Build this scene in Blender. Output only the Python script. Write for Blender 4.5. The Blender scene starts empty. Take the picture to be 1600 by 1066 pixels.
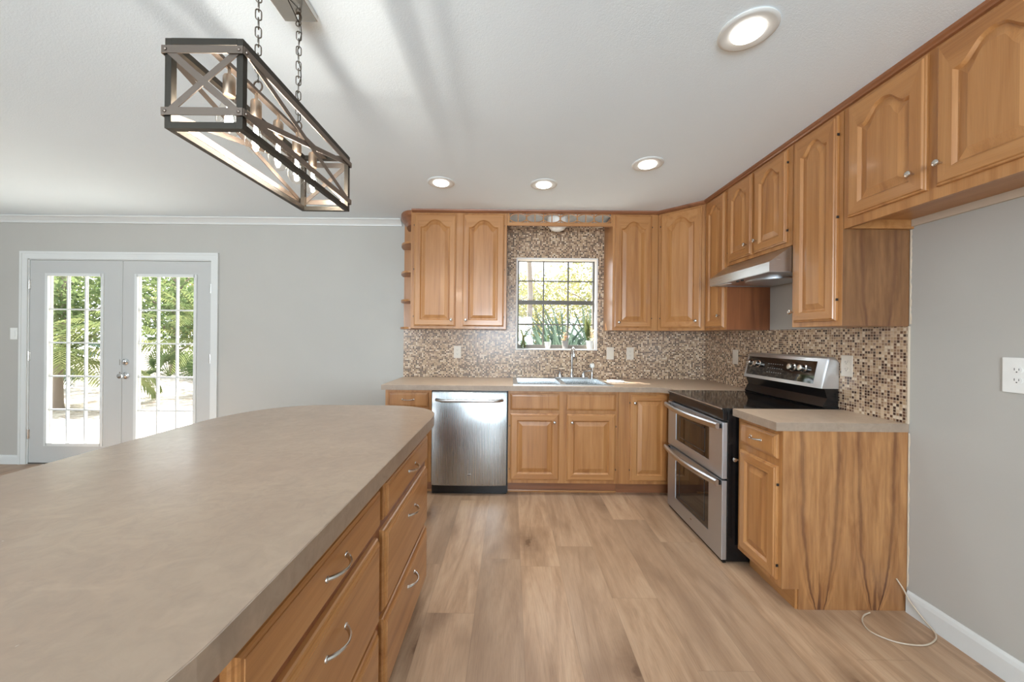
import bpy, bmesh, math, random
from mathutils import Vector, Matrix
random.seed(7)
C = bpy.context.scene.collection
SC = bpy.context.scene
PI = math.pi

# ------------------------------------------------------------------ camera, world, sun, exposure
XW, YB, CZ = 1.9455, 3.709, 2.476          # right wall, back wall, ceiling
cam = bpy.data.cameras.new('camera')
cam.sensor_fit = 'HORIZONTAL'; cam.sensor_width = 36.0
cam.lens = 579.3 / 1600 * 36
cam.shift_x = (800 - 798.5) / 1600
cam.shift_y = (527.0 - 533) / 1600
cam.clip_start = 0.02; cam.clip_end = 300
camo = bpy.data.objects.new('camera', cam); C.objects.link(camo)
camo.matrix_world = Matrix.Translation((0, 0, 1.3174)) @ Matrix.Rotation(PI/2, 4, 'X') @ Matrix.Rotation(0.010, 4, 'Z')
SC.camera = camo

world = bpy.data.worlds.new('world'); SC.world = world; world.use_nodes = True
bg = world.node_tree.nodes['Background']
bg.inputs[0].default_value = (0.86, 0.93, 1.0, 1); bg.inputs[1].default_value = 3.4

sun = bpy.data.lights.new('sun', 'SUN'); sun.energy = 22.0; sun.angle = 0.009; sun.color = (1, 0.95, 0.86)
suno = bpy.data.objects.new('sun', sun); C.objects.link(suno)
suno.rotation_euler = Vector((0.50, -0.45, -0.74)).to_track_quat('-Z', 'Y').to_euler()

def area(name, loc, target, sx, sy, power, col=(1, 1, 1)):
    l = bpy.data.lights.new(name, 'AREA'); l.shape = 'RECTANGLE'; l.size = sx; l.size_y = sy; l.energy = power; l.color = col
    o = bpy.data.objects.new(name, l); C.objects.link(o); o.location = loc
    o.rotation_euler = (Vector(target) - Vector(loc)).to_track_quat('-Z', 'Y').to_euler()
    return o
# area lamps added in the rear window openings, tilted up to brighten the ceiling
area('rear_fill_light', (-0.2, -3.55, 1.45), (-0.2, 0, 5.2), 1.7, 1.5, 205, (0.74, 0.88, 1))
area('rear_fill_light', (-4.0, -3.55, 1.45), (-4.0, 0, 5.2), 1.7, 1.5, 125, (0.80, 0.91, 1))

vs = SC.view_settings
vs.view_transform = 'Standard'; vs.look = 'None'; vs.exposure = 0.40
SC.cycles.transparent_max_bounces = 40; vs.gamma = 1.0; vs.use_curve_mapping = False
DOWN_P, BULB_P = 8.0, 2.3

# ------------------------------------------------------------------ materials
def lin(r, g, b):
    f = lambda c: (c/255/12.92) if c/255 <= .04045 else ((c/255+.055)/1.055)**2.4
    return (f(r), f(g), f(b), 1)
class NT:
    def __init__(s, name):
        s.m = bpy.data.materials.new(name); s.m.use_nodes = True; s.t = s.m.node_tree
        s.b = s.t.nodes['Principled BSDF']; s.out = s.t.nodes['Material Output']
    def n(s, ty, **k):
        o = s.t.nodes.new(ty)
        for a, v in k.items(): setattr(o, a, v)
        return o
    def l(s, a, b): s.t.links.new(a, b)
    def val(s, x, sock):
        if isinstance(x, (int, float)): sock.default_value = x
        elif isinstance(x, tuple): sock.default_value = x
        else: s.l(x, sock)
    def math(s, op, a, b=0.0, c=None):
        o = s.n('ShaderNodeMath', operation=op); s.val(a, o.inputs[0]); s.val(b, o.inputs[1])
        if c is not None: s.val(c, o.inputs[2])
        return o.outputs[0]
    def mix(s, f, a, b, mode='MIX'):
        o = s.n('ShaderNodeMix', data_type='RGBA', blend_type=mode); s.val(f, o.inputs[0]); s.val(a, o.inputs[6]); s.val(b, o.inputs[7]); return o.outputs[2]
    def obj(s, rnd=0.0):
        o = s.n('ShaderNodeTexCoord').outputs['Object']
        if rnd:
            i = s.n('ShaderNodeObjectInfo'); v = s.n('ShaderNodeVectorMath', operation='ADD')
            m = s.math('MULTIPLY', i.outputs['Random'], rnd); c = s.n('ShaderNodeCombineXYZ')
            s.l(m, c.inputs[0]); s.l(m, c.inputs[1]); s.l(m, c.inputs[2]); s.l(o, v.inputs[0]); s.l(c.outputs[0], v.inputs[1]); o = v.outputs[0]
        return o
    def xyz(s, v):
        o = s.n('ShaderNodeSeparateXYZ'); s.l(v, o.inputs[0]); return o.outputs
    def comb(s, x, y, z):
        o = s.n('ShaderNodeCombineXYZ'); s.val(x, o.inputs[0]); s.val(y, o.inputs[1]); s.val(z, o.inputs[2]); return o.outputs[0]
    def scale(s, v, sc):
        o = s.n('ShaderNodeMapping'); s.l(v, o.inputs[0]); o.inputs['Scale'].default_value = sc; return o.outputs[0]
    def noise(s, v, sc, det=4, rough=.5, dist=0.0):
        o = s.n('ShaderNodeTexNoise'); s.l(v, o.inputs['Vector']); o.inputs['Scale'].default_value = sc
        o.inputs['Detail'].default_value = det; o.inputs['Roughness'].default_value = rough; o.inputs['Distortion'].default_value = dist
        return o.outputs[0]
    def ramp(s, f, stops, interp='LINEAR'):
        o = s.n('ShaderNodeValToRGB'); o.color_ramp.interpolation = interp; e = o.color_ramp.elements
        e.remove(e[1]); e[0].position = stops[0][0]
        for i, (p, c) in enumerate(stops):
            q = e[0] if i == 0 else e.new(p)
            q.color = c if isinstance(c, tuple) else (c, c, c, 1)
        s.l(f, o.inputs[0]); return o.outputs[0]
    def bump(s, h, strength, dist=.001):
        o = s.n('ShaderNodeBump'); o.inputs['Strength'].default_value = strength; o.inputs['Distance'].default_value = dist
        s.l(h, o.inputs['Height']); s.l(o.outputs[0], s.b.inputs['Normal'])
    def set(s, base=None, rough=None, metal=None, **k):
        if base is not None: s.val(base, s.b.inputs['Base Color'])
        if rough is not None: s.val(rough, s.b.inputs['Roughness'])
        if metal is not None: s.b.inputs['Metallic'].default_value = metal
        for a, v in k.items(): s.val(v, s.b.inputs[a.replace('_', ' ')])
        return s.m

def paint(name, col, rough=.6, bs=0.15, sc=260, var=.02):
    t = NT(name); v = t.obj()
    n = t.noise(v, 3.0, 3); c2 = tuple(x*(1-var*3) for x in col[:3]) + (1,)
    t.set(t.mix(n, c2, col), rough)
    t.bump(t.noise(v, sc, 3, .6), bs, .002); return t.m
def metal(name, col, rough=.25, brush=None, amt=.25):
    t = NT(name); v = t.obj()
    if brush:
        n = t.noise(t.scale(v, brush), 1.0, 4, .6)
        t.set(col, t.math('MULTIPLY_ADD', n, amt, rough - amt/2), 1.0); t.bump(n, .06, .0006)
    else:
        n = t.noise(v, 60, 3); t.set(col, t.math('MULTIPLY_ADD', n, .1, rough - .05), 1.0)
    return t.m
def plain(name, col, rough=.5, metallic=0, **k):
    t = NT(name); n = t.noise(t.obj(), 25, 2)
    c2 = tuple(x*.93 for x in col[:3]) + (1,)
    return t.set(t.mix(n, c2, col), rough, metallic, **k)
def wood(name, light, mid, dark, axis, knots=0.0, rough=.40):
    t = NT(name); v = t.obj(13.0)
    st = {'x': (.055, 1, 1), 'y': (1, .055, 1), 'z': (1, 1, .055)}[axis]
    vs_ = t.scale(v, st)
    w = t.noise(vs_, 6.0, 2, .5)
    fig = t.noise(vs_, 17.0, 5, .55, .9)
    fine = t.noise(t.scale(v, tuple(a*.35 if a < 1 else 1 for a in st)), 330, 3, .6)
    col = t.ramp(fig, [(.28, dark), (.45, mid), (.62, light)])
    col = t.mix(t.math('MULTIPLY', w, .5), col, mid)
    f = t.ramp(fine, [(.36, .80), (.56, 1.0)])
    col = t.mix(.42, col, f, 'MULTIPLY')
    t.set(col, rough, 0, Coat_Weight=.32, Coat_Roughness=.14); t.bump(fine, .05, .0005)
    return t.m
OAKL, OAKM, OAKD = lin(184, 132, 80), lin(170, 116, 65), lin(140, 88, 47)
wz = wood('oak_upright_grain', OAKL, OAKM, OAKD, 'z')
wx = wood('oak_crosswise_grain', OAKL, OAKM, OAKD, 'x')
wy = wood('oak_lengthwise_grain', OAKL, OAKM, OAKD, 'y')
RL, RM, RD = lin(150, 92, 55), lin(130, 76, 44), lin(105, 58, 34)
wdk = wood('dark_stained_plywood', RL, RM, RD, 'z')
wcr = wood('crown_wood_x', lin(150, 96, 60), lin(134, 84, 52), lin(110, 66, 40), 'x')
wcy = wood('crown_wood_y', lin(150, 96, 60), lin(134, 84, 52), lin(110, 66, 40), 'y')

def veined(name, ox, oz, zadd=0.0, ca=lin(150, 100, 58), cb=lin(182, 131, 82)):
    # book-matched veneer with long dark flame figures that close towards the floor
    t = NT(name); v = t.obj(); x, y, z = t.xyz(v); x = t.math('ADD', x, ox); z = t.math('ADD', z, zadd)
    wob = t.noise(t.comb(t.math('MULTIPLY', x, 1.0), y, t.math('MULTIPLY', z, .8)), 6.0, 3)
    wob2 = t.noise(t.comb(t.math('MULTIPLY', x, 4.0), y, t.math('MULTIPLY', z, 2.0)), 9.0, 4)
    xs = t.math('ADD', t.math('ADD', x, t.math('MULTIPLY_ADD', wob, .03, -.015)), t.math('MULTIPLY_ADD', wob2, .012, -.006))
    dm = t.math('SUBTRACT', t.math('ABSOLUTE', t.math('SUBTRACT', xs, 1.655)), .138)
    d = t.math('ABSOLUTE', dm)
    zz = t.math('MAXIMUM', t.math('ADD', z, .03), .004)
    ex = t.math('SUBTRACT', 1.0, t.math('POWER', 2.718, t.math('MULTIPLY', zz, -4.2)))
    wdt = t.math('MULTIPLY_ADD', ex, .088, .006)
    r = t.math('MULTIPLY', t.math('DIVIDE', d, wdt), .5)
    ring = t.ramp(r, [(.0, .30), (.06, .0), (.13, .22), (.19, .05), (.27, .30), (.33, .05), (.38, .15), (.425, .45), (.46, 1.0), (.51, 1.0), (.55, .35), (.60, .10), (.66, .45), (.70, .12), (.80, .0), (.9, .25)])
    low = t.math('MINIMUM', t.math('MAXIMUM', t.math('MULTIPLY_ADD', z, -2.2, 1.15), .55), 1.0)
    ring = t.math('MULTIPLY', ring, low)
    core = t.math('MULTIPLY', t.math('MINIMUM', t.math('MAXIMUM', t.math('MULTIPLY_ADD', z, -3.6, 1.05), 0.0), 1.0), t.ramp(r, [(.0, 1.0), (.45, .7), (.52, 0.0)]))
    cn = t.ramp(t.noise(t.scale(v, (1, 1, .08)), 55, 4, .6, .6), [(.42, 0.0), (.58, 1.0)])
    ring = t.math('MAXIMUM', ring, t.math('MULTIPLY', core, cn))
    fine = t.noise(t.scale(v, (1, 1, .02)), 300, 3, .6)
    soft = t.noise(t.scale(v, (1, 1, .12)), 28, 5, .6, .4)
    base = t.mix(t.ramp(soft, [(.35, 0.0), (.65, 1.0)]), ca, cb)
    fade = t.math('MULTIPLY', ring, t.ramp(t.noise(t.scale(v, (1.0, 1, .25)), 9, 3), [(.3, .6), (.55, 1.0)]))
    col = t.mix(fade, base, lin(84, 46, 30))
    col = t.mix(.35, col, t.ramp(fine, [(.36, .72), (.56, 1.0)]), 'MULTIPLY')
    t.set(col, .38, 0, Coat_Weight=.15, Coat_Roughness=.25); return t.m
wvein = veined('veined_veneer', 1.64, 0)
wvein2 = veined('veined_veneer_upper_shaded', XW-.001, 0, .16, lin(118, 80, 48), lin(142, 100, 64))  # upper panel copy: darker veneer, with its shading also put into the colours

def mosaic(name):
    t = NT(name); v = t.obj(); x, y, z = t.xyz(v)
    P = .0152
    u = t.math('DIVIDE', t.math('ADD', x, y), P); w = t.math('DIVIDE', z, P)
    fu, fw = t.math('FLOOR', u), t.math('FLOOR', w)
    wn = t.n('ShaderNodeTexWhiteNoise', noise_dimensions='2D'); t.l(t.comb(fu, fw, 0), wn.inputs['Vector'])
    cols = [lin(66, 42, 32), lin(104, 72, 54), lin(150, 118, 92), lin(186, 156, 126), lin(206, 178, 148), lin(178, 148, 116), lin(220, 200, 174), lin(140, 112, 94)]
    st = [0, .20, .32, .45, .58, .70, .82, .91]
    c = t.ramp(wn.outputs[0], list(zip(st, cols)), 'CONSTANT')
    eu = t.math('ABSOLUTE', t.math('SUBTRACT', t.math('FRACT', u), .5)); ew = t.math('ABSOLUTE', t.math('SUBTRACT', t.math('FRACT', w), .5))
    e = t.math('MAXIMUM', eu, ew)
    g = t.math('GREATER_THAN', e, .415)
    n2 = t.noise(v, 140, 3); c = t.mix(.25, c, t.ramp(n2, [(.3, .6), (.7, 1.1)]), 'MULTIPLY')
    t.set(t.mix(g, c, lin(196, 172, 146)), t.math('MULTIPLY_ADD', g, .5, .22))
    t.bump(t.ramp(e, [(.40, 1.0), (.45, 0.0)]), .5, .0012); return t.m
tile = mosaic('mosaic_tile')

def laminate(name, a, b, c, rough=.33):
    t = NT(name); v = t.obj()
    n1 = t.noise(v, 3.2, 6, .62, .6); n2 = t.noise(v, 22, 5, .65, 1.0); n3 = t.noise(t.scale(v, (1, 1.6, 1)), 7, 4, .6, 1.4)
    col = t.mix(t.ramp(n1, [(.35, 0.0), (.65, 1.0)]), a, b)
    col = t.mix(t.math('MULTIPLY', t.ramp(n2, [(.40, 0.0), (.72, 1.0)]), .55), col, c)
    col = t.mix(t.math('MULTIPLY', t.ramp(n3, [(.56, 0.0), (.74, 1.0)]), .35), col, lin(186, 160, 136))
    t.set(col, t.math('MULTIPLY_ADD', n2, .10, rough-.05)); t.bump(n2, .03, .001); return t.m
lam = laminate('counter_laminate', lin(164, 141, 121), lin(172, 150, 129), lin(151, 131, 114), .25)
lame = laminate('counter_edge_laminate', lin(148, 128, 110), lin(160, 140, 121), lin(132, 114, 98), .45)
lamw = laminate('wall_counter_laminate', lin(196, 171, 146), lin(202, 177, 151), lin(180, 156, 132))

def planks(name):
    t = NT(name); v = t.obj(); x, y, z = t.xyz(v)
    W, L = .2286, 1.22
    px = t.math('DIVIDE', t.math('SUBTRACT', x, .068), W); ix = t.math('FLOOR', px)
    w1 = t.n('ShaderNodeTexWhiteNoise', noise_dimensions='1D'); t.l(ix, w1.inputs['W'])
    py = t.math('ADD', t.math('DIVIDE', y, L), t.math('MULTIPLY', w1.outputs[0], 7.3)); iy = t.math('FLOOR', py)
    w2 = t.n('ShaderNodeTexWhiteNoise', noise_dimensions='2D'); t.l(t.comb(ix, iy, 0), w2.inputs['Vector'])
    r = w2.outputs[0]
    v2 = t.comb(t.math('ADD', x, t.math('MULTIPLY', r, 17)), t.math('ADD', y, t.math('MULTIPLY', r, 31)), 0)
    st = t.scale(v2, (1, .10, 1))
    g1 = t.noise(st, 7.5, 6, .66, 1.6); g2 = t.noise(t.scale(v2, (1, .05, 1)), 210, 3, .6); g3 = t.noise(t.scale(v2, (1, .35, 1)), 4.5, 3, .5, .4)
    col = t.ramp(g1, [(.25, lin(134, 100, 72)), (.40, lin(166, 132, 102)), (.53, lin(186, 152, 121)), (.75, lin(200, 169, 138))])
    col = t.mix(t.ramp(g3, [(.50, 0.0), (.68, .75)]), col, lin(140, 108, 82))
    col = t.mix(t.math('MULTIPLY', r, .55), col, lin(146, 120, 98))
    col = t.mix(.5, col, t.ramp(g2, [(.32, .72), (.58, 1.0)]), 'MULTIPLY')
    vo = t.n('ShaderNodeTexVoronoi', feature='F1', voronoi_dimensions='2D'); t.l(t.scale(v2, (1, .42, 1)), vo.inputs['Vector']); vo.inputs['Scale'].default_value = 2.1
    vo.inputs['Randomness'].default_value = 1.0
    dist = t.math('ADD', vo.outputs['Distance'], t.math('MULTIPLY_ADD', t.noise(v2, 30, 3), .10, -.05))
    kn = t.ramp(dist, [(.02, 1.0), (.05, .55), (.20, 0.0)])
    col = t.mix(t.math('MULTIPLY', kn, .8), col, lin(88, 60, 40))
    ex = t.math('ABSOLUTE', t.math('SUBTRACT', t.math('FRACT', px), .5)); ey = t.math('ABSOLUTE', t.math('SUBTRACT', t.math('FRACT', py), .5))
    seam = t.math('MAXIMUM', t.math('GREATER_THAN', ex, .4945), t.math('GREATER_THAN', ey, .4990))
    col = t.mix(t.math('MULTIPLY', seam, .35), col, lin(110, 86, 66))
    t.set(col, t.math('MULTIPLY_ADD', g2, .12, .30)); t.bump(g2, .05, .0006); return t.m
floor_m = planks('oak_plank_floor')

wall_m = paint('grey_wall_paint', lin(183, 179, 171), .62, .12)
ceil_m = paint('white_ceiling_paint', lin(234, 244, 250), .8, .5, 190, .01)
trim_m = paint('white_trim_paint', lin(218, 218, 214), .35, .02)
door_m = paint('door_paint', lin(192, 191, 187), .4, .02)
steel = metal('brushed_steel', lin(176, 178, 178), .27, (420, 420, 2.0), .18)
steelh = metal('brushed_steel_across', lin(198, 199, 199), .30, (2, 2, 420), .18)
steeld = metal('range_steel', lin(200, 203, 206), .46, (3, 3, 420), .15)
chrome = metal('satin_nickel', lin(206, 202, 196), .22)
chrome2 = metal('polished_chrome', lin(220, 222, 224), .08)
bronze = metal('brushed_bronze_strap', lin(128, 116, 106), .42, (3, 3, 300), .2)
darkfr = metal('dark_pewter', lin(72, 68, 62), .5, (3, 3, 200), .2)
socket_m = metal('antique_brass', lin(196, 174, 152), .35)
blackpl = plain('black_enamel', lin(18, 18, 19), .22)
blackgl = plain('black_glass', lin(10, 10, 11), .05, Coat_Weight=.6, Coat_Roughness=.02)
knobmark = plain('white_plastic', lin(236, 234, 228), .35)
outdk = plain('outlet_slots', lin(60, 58, 55), .5)
ivory = plain('ivory_plastic', lin(216, 204, 188), .4)
alum = plain('dark_bronze_aluminium', lin(92, 86, 78), .45, .3)
hingem = plain('black_hinge', lin(34, 30, 28), .5)
rawwood = plain('raw_torn_edge', lin(205, 188, 166), .8)
plaster = paint('white_plaster_reveal', lin(235, 232, 228), .6, .2)
cablem = plain('tan_cable', lin(196, 178, 156), .5)
potm = plain('grey_pot', lin(150, 146, 142), .5)
paperm = plain('paper', lin(238, 240, 244), .5)

def cooktop_m():
    t = NT('speckled_cooktop_glass'); v = t.obj()
    n = t.noise(v, 240, 2, .7)
    t.set(t.mix(t.ramp(n, [(.56, 0.0), (.68, 1.0)]), lin(15, 15, 16), lin(64, 63, 62)), .07); return t.m
cook = cooktop_m()
def glass_m(name, tint=(1, 1, 1, 1), refl=.10):
    t = NT(name); t.t.nodes.remove(t.b)
    tr = t.n('ShaderNodeBsdfTransparent'); tr.inputs[0].default_value = tint
    gl = t.n('ShaderNodeBsdfGlossy'); gl.inputs['Roughness'].default_value = .02
    fr = t.n('ShaderNodeLayerWeight'); fr.inputs[0].default_value = .5
    mx = t.n('ShaderNodeMixShader'); t.l(t.math('MULTIPLY_ADD', t.math('POWER', fr.outputs['Facing'], 4.0), refl*4, refl*.4), mx.inputs[0]); t.l(tr.outputs[0], mx.inputs[1]); t.l(gl.outputs[0], mx.inputs[2])
    t.l(mx.outputs[0], t.out.inputs[0]); return t.m
pane_m = glass_m('window_glass', refl=.045)
bulbg = glass_m('bulb_glass', (1, .985, .96, 1), .10)
def emis(name, col, s):
    t = NT(name); t.set(col, .5, 0); t.b.inputs['Emission Color'].default_value = col; t.b.inputs['Emission Strength'].default_value = s; return t.m
lens_m = emis('lamp_lens', (1, .97, .92, 1), 6.0)
fil_m = emis('glowing_filament', (1, .90, .76, 1), 60.0)
def leafm(name, a, b):
    t = NT(name); t.t.nodes.remove(t.b)
    n = t.noise(t.obj(5), 1.7, 3); c = t.mix(t.ramp(n, [(.35, 0.0), (.65, 1.0)]), a, b)
    d = t.n('ShaderNodeBsdfDiffuse'); tr = t.n('ShaderNodeBsdfTranslucent'); t.l(c, d.inputs[0]); t.l(c, tr.inputs[0])
    mx = t.n('ShaderNodeMixShader'); mx.inputs[0].default_value = .45; t.l(d.outputs[0], mx.inputs[1]); t.l(tr.outputs[0], mx.inputs[2]); t.l(mx.outputs[0], t.out.inputs[0])
    return t.m
leaf_y = leafm('yellow_green_leaves', lin(150, 144, 98), lin(116, 120, 78))
leaf_g = leafm('green_leaves', lin(84, 102, 64), lin(118, 130, 90))
leaf_p = leafm('palm_leaves', lin(84, 98, 62), lin(128, 132, 88))
leaf_b = leafm('blue_green_leaves', lin(60, 76, 68), lin(90, 106, 92))
bark = plain('bark', lin(120, 108, 96), .9)
def ground_mat():
    t = NT('sandy_ground'); v = t.obj(); n = t.noise(v, 1.3, 6, .7); n2 = t.noise(v, 14, 4, .7)
    c = t.mix(t.ramp(n, [(.45, 0.0), (.6, 1.0)]), lin(186, 178, 166), lin(130, 118, 104))
    t.set(t.mix(t.math('MULTIPLY', t.ramp(n2, [(.5, 0.0), (.6, 1.0)]), .6), c, lin(120, 106, 92)), .9); return t.m
ground_m = ground_mat()
patio_m = paint('pale_concrete', lin(214, 212, 206), .8, .2, 60)

# ------------------------------------------------------------------ geometry helpers
class MB:
    def __init__(s): s.bm = bmesh.new(); s.mi = 0
    def _f(s, vs, mi=None):
        try: f = s.bm.faces.new(vs); f.material_index = s.mi if mi is None else mi; return f
        except ValueError: return None
    def box(s, x0, x1, y0, y1, z0, z1, bev=0.0):
        x0, x1 = sorted((x0, x1)); y0, y1 = sorted((y0, y1)); z0, z1 = sorted((z0, z1))
        v = [s.bm.verts.new(p) for p in ((x0,y0,z0),(x1,y0,z0),(x1,y1,z0),(x0,y1,z0),(x0,y0,z1),(x1,y0,z1),(x1,y1,z1),(x0,y1,z1))]
        fs = [s._f([v[i] for i in q]) for q in ((3,2,1,0),(4,5,6,7),(0,1,5,4),(1,2,6,5),(2,3,7,6),(3,0,4,7))]
        if bev > 0:
            es = list({e for f in fs for e in f.edges})
            bmesh.ops.bevel(s.bm, geom=es, offset=bev, segments=2, affect='EDGES', profile=.6, clamp_overlap=True)
        return s
    def fbox(s, F, a0, a1, n0, n1, z0, z1, bev=0.0):      # box in a face frame's own axes
        t = MB(); t.mi = s.mi; t.box(a0, a1, n0, n1, z0, z1, bev); s.merge(t, lambda p: F.w(p.x, p.z, p.y)); return s
    def merge(s, t, fn):
        mp = {v: s.bm.verts.new(fn(v.co)) for v in t.bm.verts}
        for f in t.bm.faces: s._f([mp[v] for v in f.verts], f.material_index)
        t.bm.free()
    def prism(s, pts, z0, z1, ax='z'):
        def q(a, b, h): return {'z': (a, b, h), 'y': (a, h, b), 'x': (h, a, b)}[ax]
        lo = [s.bm.verts.new(q(a, b, z0)) for a, b in pts]; hi = [s.bm.verts.new(q(a, b, z1)) for a, b in pts]
        n = len(pts); s._f(lo[::-1]); s._f(hi)
        for i in range(n): s._f([lo[i], lo[(i+1) % n], hi[(i+1) % n], hi[i]])
        return s
    def rings(s, rs, closed=True, cap0=True, cap1=True, mis=None):
        vr = [[s.bm.verts.new(p) for p in r] for r in rs]
        for k in range(len(vr)-1):
            a, b = vr[k], vr[k+1]; n = len(a)
            for i in range(n if closed else n-1):
                j = (i+1) % n; s._f([a[i], a[j], b[j], b[i]], mis(k, i) if mis else None)
        if cap0: s._f(vr[0][::-1])
        if cap1: s._f(vr[-1])
        return s
    def tube(s, pts, r, seg=8, closed=False):
        pts = [Vector(p) for p in pts]; n = len(pts); rs = []; prev = None
        rr = r if isinstance(r, (list, tuple)) else [r]*n
        for i in range(n):
            if closed: d = pts[(i+1) % n] - pts[i-1]
            else: d = pts[min(i+1, n-1)] - pts[max(i-1, 0)]
            d.normalize()
            if prev is None:
                u = d.orthogonal().normalized()
            else:
                u = (prev - d*prev.dot(d)).normalized()
            prev = u; w = d.cross(u)
            rs.append([pts[i] + (u*math.cos(2*PI*k/seg) + w*math.sin(2*PI*k/seg))*rr[i] for k in range(seg)])
        if closed: rs.append(rs[0]); s.rings(rs, True, False, False)
        else: s.rings(rs)
        return s
    def lathe(s, prof, c=(0, 0, 0), ax=(0, 0, 1), seg=24, cap=True):
        d = Vector(ax).normalized(); u = d.orthogonal().normalized(); w = d.cross(u); c = Vector(c)
        rs = [[c + d*h + (u*math.cos(2*PI*k/seg) + w*math.sin(2*PI*k/seg))*max(r, .0002) for k in range(seg)] for r, h in prof]
        return s.rings(rs, True, cap, cap)
    def build(s, name, mats, parent=None, smooth=False, loc=None):
        if not isinstance(mats, (list, tuple)): mats = [mats]
        org = Vector(loc) if loc else (parent['_o'] if parent else Vector((0, 0, 0)))
        org = Vector(org)
        if org.length: bmesh.ops.translate(s.bm, verts=s.bm.verts, vec=-org)
        bmesh.ops.recalc_face_normals(s.bm, faces=s.bm.faces)
        me = bpy.data.meshes.new(name); s.bm.to_mesh(me); s.bm.free()
        for m in mats: me.materials.append(m)
        if smooth:
            for p in me.polygons: p.use_smooth = True
            try: me.set_sharp_from_angle(angle=math.radians(38))
            except Exception: pass
        o = bpy.data.objects.new(name, me); C.objects.link(o)
        if parent:
            o.parent = parent; o.location = org - Vector(parent['_o'])
        else: o.location = org
        o['_o'] = org
        return o
def thing(name, label, cat, loc, group=None):
    o = bpy.data.objects.new(name, None); o.empty_display_size = .1; C.objects.link(o); o.location = loc; o['_o'] = Vector(loc)
    o['label'] = label; o['category'] = cat
    if group: o['group'] = group
    return o
def tag(o, label, cat, group=None, kind=None):
    o['label'] = label; o['category'] = cat
    if group: o['group'] = group
    if kind: o['kind'] = kind
    return o
def struct(o): o['kind'] = 'structure'; return o
class Fr:   # a vertical face: origin, a = right as seen, n = outward
    def __init__(s, o, a, n): s.o, s.a, s.n = Vector(o), Vector(a).normalized(), Vector(n).normalized()
    def w(s, a, z, n): return s.o + s.a*a + s.n*n + Vector((0, 0, z))
def smst(a, b, x):
    t = min(1, max(0, (x-a)/(b-a))); return t*t*(3-2*t)

def raised_door(F, a0, a1, z0, z1, rise, name, parent, mats, sw=.056, slab=False, th=.0195, n0=0.0):
    NT_ = 28
    def rect(ins, n):
        A0, A1, Z0, Z1 = a0+ins, a1-ins, z0+ins, z1-ins
        r = [(A0, Z0), (A1, Z0)] + [(A1+(A0-A1)*i/NT_, Z1) for i in range(NT_+1)]
        return [F.w(a, z, n0+n) for a, z in r]
    ac, hw = (a0+a1)/2, (a1-a0)/2 - sw
    def topz(a, ins):
        t = abs(a-ac)/hw; zz = z1 - sw - rise
        h = rise*(.78*(1-smst(.26, .84, t)) + .22*(1-smst(0, .5, t)))
        q_ = max(0, min(1, (t-.26)/.58)); sl = rise*.78*6*q_*(1-q_)/.58/hw if rise else 0
        return zz + h - ins*min(1.5, math.sqrt(1+sl*sl))
    def cont(ins, n):
        A0, A1, Z0 = a0+sw+ins, a1-sw-ins, z0+sw+ins
        r = [(A0, Z0), (A1, Z0)]
        for i in range(NT_+1):
            a = A1+(A0-A1)*i/NT_; r.append((a, topz(a, ins)))
        return [F.w(a, z, n0+n) for a, z in r]
    rs = [rect(0, 0), rect(0, .009), rect(.0025, .0125), rect(.0075, .0135), rect(.0105, .0185), rect(.013, th)]
    if slab: rs = [rect(0, 0), rect(0, th*.42), rect(.003, th*.60), rect(.008, th*.66), rect(.0085, th*.80), rect(.013, th*.90), rect(.019, th*.93), rect(.0195, th)]
    kf = len(rs) - 1
    if not slab:
        rs += [cont(0, th), cont(.003, .0165), cont(.007, .0125), cont(.010, .0085), cont(.015, .0085), cont(.042, .0165), cont(.045, .0175)]
    m = MB()
    m.rings(rs, mis=lambda k, i: 1 if (k == kf and (i == 0 or 2 <= i < 2+NT_)) else 0)
    return m.build(name, mats, parent)
def knob(F, a, z, n, parent, name='knob'):
    m = MB(); m.lathe([(.004, 0), (.0045, .010), (.0095, .014), (.0125, .020), (.012, .026), (.008, .029), (.001, .030)], F.w(a, z, n), F.n, 16)
    return m.build(name, chrome, parent, True)
def pull(F, a, z, n, parent, half=.046, out=.028):
    m = MB(); P = []
    for i in range(15):
        t = i/14; P.append(F.w(a - half + 2*half*t, z, n + out*math.sin(PI*t)**.75 - .001))
    m.tube(P, [.0045 + .0012*math.cos(2*PI*i/14) for i in range(15)], 8)
    for sg in (-1, 1): m.lathe([(.0085, 0), (.0075, .003), (.005, .004)], F.w(a+sg*half, z, n-.0005), F.n, 12)
    return m.build('handle', chrome, parent, True)
def hinges(F, a, zs, parent):
    for z in zs:
        m = MB(); m.fbox(F, a-.002, a+.002, .002, .012, z-.006, z+.006); m.build('hinge', hingem, parent)

WZX = [wz, wx]; WZY = [wz, wy]
FB = Fr((0, YB-.325, 0), (1, 0, 0), (0, -1, 0))          # back uppers' face
FR = Fr((XW-.325, 0, 0), (0, -1, 0), (-1, 0, 0))         # right uppers' face; a = -Y
YF = YB - .612; XF = XW - .612
FBB = Fr((0, YF, 0), (1, 0, 0), (0, -1, 0))
FRB = Fr((XF, 0, 0), (0, -1, 0), (-1, 0, 0))
ZU, ZT = 1.39, 2.447

def kcab(label, loc, name='wall_cabinet'): return thing(name, label, 'cabinet', loc)
GAP = .0006
def carcass(parent, x0, x1, y0, y1, z0, z1, m=wz, name='body'):
    return MB().box(x0+GAP, x1-GAP, y0, y1, z0, z1).build(name, m, parent)

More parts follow.
